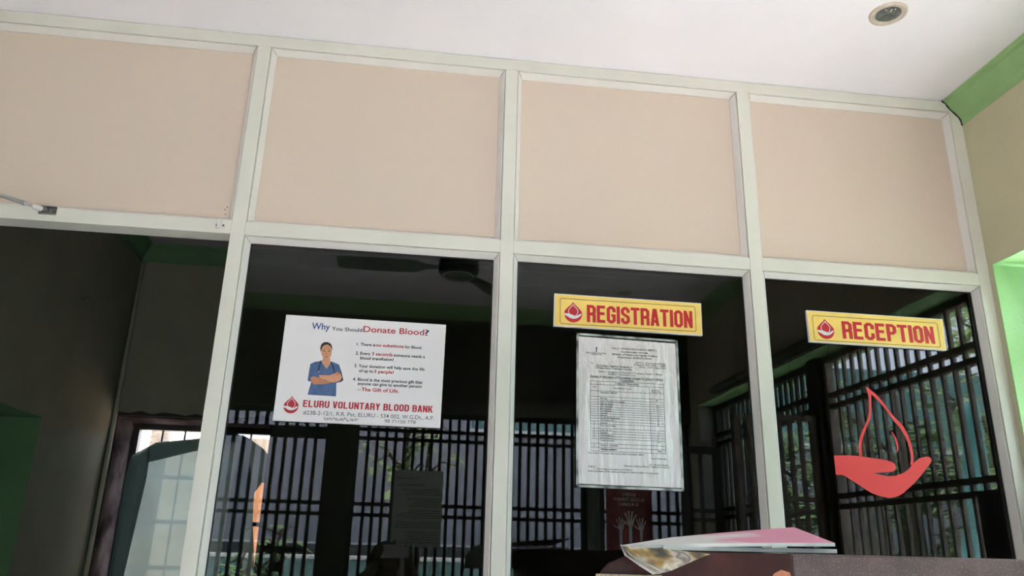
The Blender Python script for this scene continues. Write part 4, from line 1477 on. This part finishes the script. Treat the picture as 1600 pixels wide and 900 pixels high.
npo = thing('text_notice', 'grey text notice tied to the back grille, mirrored under the donation poster', 'notice', (0.18, Y_B, 1.28))
yn = Y_B - 0.03
b = MB()
b.box(0.028, 0.336, yn - 0.004, yn, 1.285, 1.745)
b.build('notice_sheet', M['notice_grey'], npo)
b = MB()
put_text(b, 'Am I Fit To Donate?', 0.040, 0.185, 1.690, yn + 0.001, height=0.014, offset=0.012, facing=1)
put_text(b, 'ABO Blood Type', 0.050, 0.225, 1.650, yn + 0.001, height=0.014, offset=0.02, facing=1)
b.build('heading', M['ink'], npo, fix=False)
b = MB()
put_text(b, 'ELURU VOLUNTARY BLOOD BANK', 0.075, 0.330, 1.305, yn + 0.001, height=0.013, offset=0.02, facing=1)
b.build('bank_name', M['ink'], npo, fix=False)
b = MB()
for k in range(22):
    z = 1.625 - 0.0142 * k
    if k in (3, 8, 13, 17):
        continue
    w = random.uniform(0.6, 1.0)
    for q in range(9):
        x = 0.325 - 0.285 * w * q / 9
        b.poly([(x - 0.285 * w / 9 * 0.82, yn + 0.001, z), (x, yn + 0.001, z), (x, yn + 0.001, z + 0.0045), (x - 0.285 * w / 9 * 0.82, yn + 0.001, z + 0.0045)])
b.build('body_text', M['ink'], npo, fix=False)
b = MB()
flat(b, drop_outline(0.055, 1.298, 0.022, 0.028), yn + 0.001)
b.build('logo_drop', M['ink'], npo, fix=False)

# tube light batten and cable over the right opening
bt = thing('tube_light_batten', 'dark tube light batten over the right opening, mirrored left of the reception sign', 'light fitting', (1.94, -1.7, 2.25))
b = MB()
b.box(1.925, 1.9705, -2.30, -1.05, 2.225, 2.262)
b.build('batten', M['grille'], bt)
b = MB()
b.tube([(1.915, -2.28, 2.235), (1.915, -1.07, 2.235)], 0.012, 12)
b.build('tube', M['post_grey'], bt, smooth=True)
b = MB()
b.tube([(1.95, -1.30, 2.225), (1.94, -1.31, 2.16), (1.945, -1.24, 2.115), (1.96, -1.12, 2.10), (1.966, -1.0, 2.13), (1.967, -0.95, 2.22)], 0.003, 6)
b.build('cable', M['grille'], bt)

# black box by the right opening, teal net outside it
bb = thing('black_speaker_box', 'black box mirrored in the bottom right corner of the right pane', 'box', (2.03, -0.14, OZ0))
b = MB()
b.box(1.985, 2.072, -0.185, -0.03, OZ0 + 0.02, 1.495)
b.build('cabinet', M['black_plastic'], bb, bevel=0.004)
b = MB()
for yy in (-0.175, -0.07):
    b.box(1.995, 2.062, yy, yy + 0.02, OZ0 + 0.003, OZ0 + 0.02)
b.build('foot', M['black_plastic'], bb)
tn = thing('teal_net', 'sheer teal net hanging outside the right grille near the glass partition', 'net', (2.2, -0.55, 0.8))
sheet('net_cloth', [(2.19, -0.0), (2.19, -0.0)], [(0, 0), (0, 0)], [(0, 0), (0, 0)], 0, 0, M['net_teal'], tn, nx=2, nz=2)
bpy.data.objects.remove(tn.children[0])
b = MB()
vs, fs = [], []
NX, NZ = 30, 30
for j in range(NZ + 1):
    t = j / NZ
    for i in range(NX + 1):
        s = i / NX
        y = -0.42 - 0.02 * t - s * (0.06 + 0.34 * t ** 1.3)
        vs.append((2.21 + 0.02 * math.sin(s * 14 + t * 3) + 0.012 * math.sin(s * 27), y, 1.86 - 1.05 * t))
for j in range(NZ):
    for i in range(NX):
        k = j * (NX + 1) + i
        fs.append((k, k + 1, k + NX + 2, k + NX + 1))
b.mesh(vs, fs)
b.build('net_cloth', M['net_teal'], tn, smooth=True, fix=False)
b = MB()
b.tube([(2.21, -0.40, 1.86), (2.21, -0.52, 1.865)], 0.006, 8)
b.build('tie_cord', M['coping'], tn)
b = MB()
b.prism([(-0.515, 1.872), (-0.475, 1.862), (-0.545, 1.770), (-0.552, 1.790)], 2.188, 2.190, 'yz')
o = b.build('torn_scrap', M['coping'], tn)
tag(o, 'torn white scrap at the net top')

# ================================================================== OUTSIDE: YARD WALLS, PLANTS
b = MB()
b.box(-9, 9, -5.30, -5.12, -0.1, 1.165)
cw = structure('compound_wall', b, M['teal_wall'])
b = MB()
b.box(-9, 9, -5.33, -5.09, 1.165, 1.195)
b.build('coping', M['coping'], cw)
b = MB()
b.box(-9, 0.75, -6.6, -6.2, 1.31, 3.3)
b.box(0.75, 9, -6.6, -6.2, 1.31, 2.44)
nw = b.build('neighbour_building', M['grey_wall'])
tag(nw, 'grey plastered neighbour building beyond the yard, mirrored through the bars', 'building')
b = MB()
b.box(-9, 9, -6.6, -6.14, -0.1, 1.29)
o = b.build('plinth', M['grey_plinth'], nw)  # shadowed foot of the wall, its shade put into this darker colour
b = MB()
b.box(-9, 9, -6.6, -6.18, 1.29, 1.31)
b.build('plinth_line', M['coping'], nw)
b = MB()
b.box(0.73, 9, -6.6, -6.14, 2.44, 2.50)
b.build('ledge', M['coping'], nw)
b = MB()
b.box(0.75, 9, -7.4, -7.0, -0.1, 3.6)
tb = b.build('teal_house', M['teal_wall'])
tag(tb, 'teal house wall rising behind the grey neighbour building', 'building')
b = MB()
b.box(7.2, 7.6, -6.0, 1.0, -0.1, 3.4)
tl = b.build('pale_teal_house', M['teal_light'])
tag(tl, 'pale teal house beyond the trees outside the right opening', 'building')
b = MB()
b.box(7.1, 7.7, -6.1, 1.1, 3.4, 3.55)
b.build('roof_slab', M['coping'], tl)


def plant(name, label, cat, base, h, spread, nleaf, ls, stems, leaf='leaf', seed=1, low=0.25, droop=0.3, narrow=0.28, group=None):
    rnd = random.Random(seed)
    t = thing(name, label, cat, base, group)
    b = MB()
    tips = []
    B = Vector(base)
    for s in range(stems):
        a = 2 * PI * s / stems + rnd.uniform(-0.5, 0.5)
        lean = spread * rnd.uniform(0.15, 0.5)
        top = B + Vector((math.cos(a) * lean, math.sin(a) * lean, h * rnd.uniform(0.75, 1.0)))
        mid = B.lerp(top, 0.5) + Vector((rnd.uniform(-1, 1), rnd.uniform(-1, 1), 0)) * spread * 0.08
        r0 = 0.012 + 0.012 * h
        b.tube([B + Vector((math.cos(a), math.sin(a), 0)) * r0, mid, top], [r0, r0 * 0.7, r0 * 0.25], 7)
        for k in range(7):
            u = rnd.uniform(low, 1.0)
            p = (B.lerp(mid, u * 2) if u < 0.5 else mid.lerp(top, u * 2 - 1))
            a2 = rnd.uniform(0, 2 * PI)
            q = p + Vector((math.cos(a2), math.sin(a2), rnd.uniform(0.0, 0.7))) * spread * rnd.uniform(0.35, 0.9)
            b.tube([p, p.lerp(q, 0.5) + Vector((0, 0, 0.03 * h)), q], [r0 * 0.35, r0 * 0.22, r0 * 0.1], 5)
            tips.append((p, q))
    b.build('trunk', M['bark'], t, smooth=True)
    f = MB()
    for k in range(nleaf):
        p, q = rnd.choice(tips)
        c = p.lerp(q, rnd.uniform(0.25, 1.05)) + Vector((rnd.gauss(0, 1), rnd.gauss(0, 1), rnd.gauss(0, 1))) * spread * 0.10
        a = rnd.uniform(0, 2 * PI)
        d = Vector((math.cos(a), math.sin(a), rnd.uniform(-droop * 2, droop))).normalized()
        sd = d.cross(Vector((rnd.uniform(-.3, .3), rnd.uniform(-.3, .3), 1))).normalized()
        L = ls * rnd.uniform(0.6, 1.2)
        W = L * narrow
        n_ = sd.cross(d) * W * 0.25
        m1 = c + d * L * 0.45
        f.mesh([c, m1 - sd * W, c + d * L - n_, m1 + sd * W, m1 + n_], [(0, 1, 4), (1, 2, 4), (2, 3, 4), (3, 0, 4)])
    f.build('foliage', M[leaf], t, fix=False)
    return t


plant('small_tree', 'small leafy tree in the yard mirrored above the text notice', 'tree', (0.14, -4.4, -0.1), 2.45, 0.42, 150, 0.17, 3, 'leaf', 11, low=0.75, narrow=0.22)
plant('yard_shrub', 'broad leaved shrub in the yard mirrored low behind the gate', 'shrub', (-0.98, -4.3, -0.1), 1.62, 0.33, 36, 0.24, 4, 'leaf_dark', 12, low=0.75, narrow=0.25)
TR = [(3.25, -1.05, 2.7, 0.62, 31), (3.55, -2.95, 2.7, 0.62, 32), (4.75, -1.9, 3.0, 0.75, 33), (3.55, -4.35, 2.6, 0.50, 34), (5.1, -3.7, 3.2, 0.8, 35), (6.3, -2.5, 3.6, 0.7, 36)]
LB = ['loose green tree outside the right grille nearest the partition', 'slender dark green tree outside the right opening, second from the partition', 'tall bushy tree between the two near trees outside the right opening', 'dark green tree in front of the compound wall beyond the open gate', 'tall green tree at the far right corner of the yard', 'dark tree close to the pale teal house']
for (x, y, h, s, sd), lb in zip(TR, LB):
    plant('garden_tree', lb, 'tree', (x, y, -0.1), h, s, 2400, 0.15, 4, 'leaf' if sd % 2 else 'leaf_dark', sd, low=0.12, narrow=0.16, group='trees outside the right opening')
# cloth on a line
lc = thing('hanging_cloth', 'lavender and white cloth hanging outside among the trees', 'cloth', (2.72, -2.1, 0.0))
b = MB()
vs, fs = [], []
for j in range(9):
    for i in range(13):
        vs.append((2.72 + 0.02 * math.sin(i * 1.1 + j * 0.4), -1.93 - 0.028 * i, 1.57 - 0.04 * j))
for j in range(8):
    for i in range(12):
        k = j * 13 + i
        fs.append((k, k + 1, k + 14, k + 13))
b.mesh(vs, fs)
b.build('cloth_panel', M['lavender'], lc, smooth=True, fix=False)
b = MB()
b.tube([(2.72, -1.90, 1.575), (2.72, -2.30, 1.575)], 0.004, 6)
for y in (-1.90, -2.30):
    b.tube([(2.72, y, -0.1), (2.72, y, 1.60)], 0.012, 8)
b.build('line_stand', M['dark_steel'], lc)

# ================================================================== CEILING FAN (overhead, mirrored at the top of the first pane)
fn = thing('ceiling_fan', 'dark ceiling fan overhead, its hub mirrored at the top of the first pane', 'fan', (0.30, -1.43, Z_C))
fc = Vector((0.30, -1.43, 2.60))
b = MB()
b.tube([(0.30, -1.43, 2.68), (0.30, -1.43, Z_C - 0.03)], 0.012, 12)
b.build('down_rod', M['fan_body'], fn, smooth=True)
b = MB()
b.lathe((0.30, -1.43, Z_C), [(0.0, -0.002), (0.055, -0.002), (0.05, -0.05), (0.015, -0.07)], 24)
b.build('canopy', M['fan_body'], fn, smooth=True)
b = MB()
b.lathe(fc, [(0.0, 0.085), (0.06, 0.08), (0.098, 0.05), (0.104, 0.02), (0.100, -0.005), (0.090, -0.018), (0.072, -0.024), (0.03, -0.028), (0.0, -0.03)], 40)
b.build('motor_hub', M['fan_body'], fn, smooth=True)
b = MB()
b.lathe(fc, [(0.078, -0.0225), (0.079, -0.0265), (0.074, -0.0285), (0.071, -0.025)], 40)
b.build('hub_ring', M['brass'], fn, smooth=True)
for k in range(3):
    a = math.radians(182 + 120 * k)
    d = Vector((math.cos(a), math.sin(a), 0))
    s = Vector((-d.y, d.x, 0))
    b = MB()
    pr = []
    for (r, w, tw) in ((0.10, 0.022, 0.0), (0.17, 0.03, 0.004), (0.22, 0.058, 0.012), (0.40, 0.064, 0.012), (0.58, 0.058, 0.010), (0.60, 0.045, 0.008)):
        pr.append((fc + d * r - s * w + Vector((0, 0, tw + 0.02)), fc + d * r + s * w + Vector((0, 0, 0.02 - tw))))
    for (p0, p1), (q0, q1) in zip(pr, pr[1:]):
        u = Vector((0, 0, 0.003))
        b.mesh([p0, p1, q1, q0, p0 - u, p1 - u, q1 - u, q0 - u], [(0, 1, 2, 3), (7, 6, 5, 4), (0, 3, 7, 4), (1, 5, 6, 2), (0, 4, 5, 1), (3, 2, 6, 7)])
    b.build('blade', M['fan_body'], fn)

# ================================================================== THE SEATED PHOTOGRAPHER (mirrored in the first pane)
def skin_mesh(verts, edges, radii, root=0, levels=2):
    me = bpy.data.meshes.new('figure')
    me.from_pydata(verts, edges, [])
    ob = bpy.data.objects.new('figure', me)
    COL.objects.link(ob)
    sk = ob.modifiers.new('skin', 'SKIN')
    sk.use_smooth_shade = True
    lay = me.skin_vertices[0].data if len(me.skin_vertices) else None
    if lay is None:
        bm = bmesh.new()
        bm.from_mesh(me)
        bm.verts.layers.skin.verify()
        bm.to_mesh(me)
        bm.free()
        lay = me.skin_vertices[0].data
    for i, r in enumerate(radii):
        lay[i].radius = r if isinstance(r, tuple) else (r, r)
        lay[i].use_root = (i == root)
    sb = ob.modifiers.new('sub', 'SUBSURF')
    sb.levels = levels
    dg = bpy.context.evaluated_depsgraph_get()
    dg.update()
    out = bpy.data.meshes.new_from_object(ob.evaluated_get(dg))
    vs = [tuple(v.co) for v in out.vertices]
    fs = [tuple(p.vertices) for p in out.polygons]
    bpy.data.objects.remove(ob)
    return vs, fs


def ico(c, r, sx=1, sy=1, sz=1, n=3):
    bm = bmesh.new()
    bmesh.ops.create_icosphere(bm, subdivisions=n, radius=1)
    vs = [(c[0] + v.co.x * r * sx, c[1] + v.co.y * r * sy, c[2] + v.co.z * r * sz) for v in bm.verts]
    bm.verts.index_update()
    fs = [tuple(v.index for v in f.verts) for f in bm.faces]
    bm.free()
    return vs, fs


pe = thing('person', 'person in dark clothes seated holding up a phone, mirrored low in first pane', 'person', (0.0, -2.62, 0.0))
Rm = cam.rotation_euler.to_matrix()
right, up, back = Rm.col[0], Rm.col[1], Rm.col[2]
PC = Vector(CAM_LOC) + right * (-0.058) + up * (-0.026) + back * 0.0090
V, Ed, Rd = [], [], []


def J(p, r, parent=None):
    V.append(tuple(p))
    Rd.append(r)
    if parent is not None:
        Ed.append((parent, len(V) - 1))
    return len(V) - 1


hx = 0.0
pel = J((hx, -2.66, 0.56), (0.155, 0.115))
wai = J((hx, -2.655, 0.74), (0.135, 0.10), pel)
che = J((hx, -2.63, 0.92), (0.150, 0.105), wai)
uch = J((hx, -2.60, 1.03), (0.125, 0.085), che)
nb = J((hx, -2.575, 1.085), (0.058, 0.058), uch)
ntp = J((hx + 0.004, -2.555, 1.125), (0.052, 0.055), nb)
hd = J((hx + 0.008, -2.53, 1.18), (0.07, 0.085), ntp)
for sgn in (-1, 1):
    sh = J((hx + sgn * 0.165, -2.595, 1.035), 0.055, uch)
    el = J((hx + sgn * 0.235, -2.42, 0.93), 0.042, sh)
    if sgn < 0:
        wr_p = PC + right * (-0.088) + up * (-0.045) + back * 0.045
    else:
        wr_p = PC + right * 0.088 + up * (-0.060) + back * 0.045
    fa = J(Vector(V[el]).lerp(wr_p, 0.35), 0.038, el)
    wr_ = J(wr_p, 0.026, fa)
    hpv = J((hx + sgn * 0.095, -2.62, 0.545), 0.085, pel)
    kn = J((hx + sgn * 0.13, -2.24, 0.545), 0.060, hpv)
    cf = J((hx + sgn * 0.13, -2.255, 0.38), 0.052, kn)
    an = J((hx + sgn * 0.13, -2.26, 0.10), 0.036, cf)
    J((hx + sgn * 0.14, -2.10, 0.045), 0.036, an)
vs1, fs1 = skin_mesh(V, Ed, Rd)
body = MB()
body.mesh(vs1, fs1)
# head with features
hc = Vector((hx + 0.010, -2.520, 1.196))
for c, r, sx, sy, sz in ((hc, 0.098, 0.80, 0.98, 1.02), (hc + Vector((0, 0.035, -0.055)), 0.060, 0.85, 0.8, 0.9)):
    v_, f_ = ico(c, r, sx, sy, sz)
    body.mesh(v_, f_)
for c, r, sx, sy, sz in ((hc + Vector((0, 0.095, -0.015)), 0.016, 0.75, 1.1, 1.5), (hc + Vector((0.079, -0.005, -0.012)), 0.028, 0.35, 0.7, 1.1), (hc + Vector((-0.079, -0.005, -0.012)), 0.028, 0.35, 0.7, 1.1),
                         (hc + Vector((0, 0.078, -0.058)), 0.020, 1.2, 0.6, 0.45), (hc + Vector((0.032, 0.078, 0.022)), 0.018, 1.2, 0.6, 0.45), (hc + Vector((-0.032, 0.078, 0.022)), 0.018, 1.2, 0.6, 0.45)):
    v_, f_ = ico(c, r, sx, sy, sz, 2)
    body.mesh(v_, f_)
# hands gripping the phone
for sgn in (-1, 1):
    wp = PC + right * (sgn * 0.088) + up * (-0.045 if sgn < 0 else -0.060) + back * 0.045
    palm = PC + right * (sgn * 0.088) + up * (-0.010) + back * 0.030
    Vh, Eh, Rh = [], [], []

    def K(p, r, par=None):
        Vh.append(tuple(p))
        Rh.append(r)
        if par is not None:
            Eh.append((par, len(Vh) - 1))
        return len(Vh) - 1
    a0 = K(wp, 0.024)
    a1 = K(palm, (0.030, 0.018), a0)
    v_, f_ = skin_mesh(Vh, Eh, Rh, 0)
    body.mesh(v_, f_)
    for q, (u0, ln) in enumerate(((0.034, 0.050), (0.016, 0.056), (-0.002, 0.052), (-0.020, 0.042))):
        Vh, Eh, Rh = [], [], []
        k0 = K(PC + right * (sgn * 0.086) + up * (u0 * 0.7) + back * 0.026, 0.0095)
        k1 = K(PC + right * (sgn * 0.090) + up * u0 + back * 0.006, 0.0085, k0)
        k2 = K(PC + right * (sgn * (0.090 - ln * 0.25)) + up * u0 + back * (-0.011) if sgn < 0 else PC + right * (sgn * 0.088) + up * (u0 - 0.006) + back * 0.002, 0.0075, k1)
        k3 = K(PC + right * (sgn * (0.090 - ln * 0.62)) + up * (u0 - 0.002) + back * (-0.012) if sgn < 0 else PC + right * (sgn * 0.080) + up * (u0 - 0.008) + back * 0.012, 0.0068, k2)
        v_, f_ = skin_mesh(Vh, Eh, Rh, 0, 1)
        body.mesh(v_, f_)
    Vh, Eh, Rh = [], [], []
    k0 = K(PC + right * (sgn * 0.086) + up * (-0.018) + back * 0.034, 0.012)
    k1 = K(PC + right * (sgn * 0.070) + up * (-0.030) + back * 0.024, 0.0105, k0)
    k2 = K(PC + right * (sgn * 0.050) + up * (-0.022) + back * 0.016, 0.0085, k1)
    v_, f_ = skin_mesh(Vh, Eh, Rh, 0, 1)
    body.mesh(v_, f_)
bo = body.build('body', M['skin'], pe, smooth=True)
rm = bo.modifiers.new('merge', 'REMESH')
rm.mode = 'VOXEL'
rm.voxel_size = 0.005
rm.use_smooth_shade = True
# hair cap
b = MB()
v_, f_ = ico(hc + Vector((0, -0.012, 0.020)), 0.104, 0.83, 0.98, 0.96, 4)
keep = [i for i, f in enumerate(f_) if not (sum(v_[k][1] for k in f) / 3 > hc.y + 0.055 and sum(v_[k][2] for k in f) / 3 < hc.z + 0.060) and not sum(v_[k][2] for k in f) / 3 < hc.z - 0.045]
b.mesh(v_, [f_[i] for i in keep])
o = b.build('hair', M['hair'], pe, smooth=True)
sd = o.modifiers.new('thick', 'SOLIDIFY')
sd.thickness = 0.006
# shirt
Vs = [(hx, -2.66, 0.54), (hx, -2.655, 0.74), (hx, -2.63, 0.92), (hx, -2.60, 1.03), (hx, -2.578, 1.075)]
Es = [(0, 1), (1, 2), (2, 3), (3, 4)]
Rs = [(0.172, 0.130), (0.152, 0.118), (0.170, 0.130), (0.152, 0.118), (0.074, 0.072)]
for sgn in (-1, 1):
    i = len(Vs)
    s0 = Vector((hx + sgn * 0.165, -2.595, 1.035))
    e0 = Vector((hx + sgn * 0.235, -2.42, 0.93))
    wrp = PC + right * (sgn * 0.088) + up * (-0.05) + back * 0.045
    Vs += [tuple(s0), tuple(e0), tuple(e0.lerp(wrp, 0.35)), tuple(e0.lerp(wrp, 0.80))]
    Rs += [0.068, 0.055, 0.050, 0.038]
    Es += [(3, i), (i, i + 1), (i + 1, i + 2), (i + 2, i + 3)]
v_, f_ = skin_mesh(Vs, Es, Rs, 0)
b = MB()
b.mesh(v_, f_)
b.build('shirt', M['shirt'], pe, smooth=True)
Vs, Es, Rs = [(hx, -2.66, 0.585)], [], [(0.165, 0.125)]
for sgn in (-1, 1):
    i = len(Vs)
    Vs += [(hx + sgn * 0.095, -2.62, 0.545), (hx + sgn * 0.13, -2.24, 0.545), (hx + sgn * 0.13, -2.255, 0.38), (hx + sgn * 0.13, -2.26, 0.12)]
    Rs += [0.094, 0.070, 0.064, 0.055]
    Es += [(0, i), (i, i + 1), (i + 1, i + 2), (i + 2, i + 3)]
v_, f_ = skin_mesh(Vs, Es, Rs, 0)
b = MB()
b.mesh(v_, f_)
b.build('trousers', M['trousers'], pe, smooth=True)
for sgn in (-1, 1):
    b = MB()
    v_, f_ = ico((hx + sgn * 0.137, -2.175, 0.045), 0.05, 0.95, 2.6, 0.88, 3)
    b.mesh([(x, y, max(z, 0.001)) for x, y, z in v_], f_)
    b.build('shoe', M['black_plastic'], pe, smooth=True)

ph = bpy.data.objects.new('mobile_phone', None)
COL.objects.link(ph)
ph.location = PC
ph.rotation_euler = CAM_ROT
WORLD[ph.name] = Vector((0, 0, 0))
tag(ph, 'grey mobile phone held up by the seated person, mirrored in first pane', 'phone')
b = MB()
b.box(-0.074, 0.074, -0.036, 0.036, -0.004, 0.004)
b.build('phone_body', M['phone_body'], ph, bevel=0.003)
b = MB()
b.box(-0.071, 0.071, -0.033, 0.033, 0.0041, 0.0046)
b.build('screen', M['black_plastic'], ph)
b = MB()
b.lathe((0.058, 0.026, -0.004), [(0.0, -0.0006), (0.005, -0.0008), (0.0055, 0.0)], 16)
b.build('camera_lens', M['black_plastic'], ph)

ch = thing('chair', 'dark chair the photographer sits on, facing the partition', 'chair', (hx, -2.64, 0))
b = MB()
b.box(hx - 0.22, hx + 0.22, -2.76, -2.40, 0.425, 0.452)
b.build('seat', M['chair_plastic'], ch, bevel=0.01)
for sx in (-0.20, 0.20):
    for y in (-2.74, -2.42):
        b = MB()
        b.tube([(hx + sx, y, 0), (hx + sx, y, 0.43)], 0.014, 10)
        b.build('leg', M['chair_plastic'], ch, smooth=True)
b = MB()
b.box(hx - 0.20, hx + 0.20, -2.792, -2.772, 0.62, 0.86)
for sx in (-0.19, 0.17):
    b.box(hx + sx, hx + sx + 0.02, -2.788, -2.76, 0.43, 0.70)
b.build('backrest', M['chair_plastic'], ch, bevel=0.006)
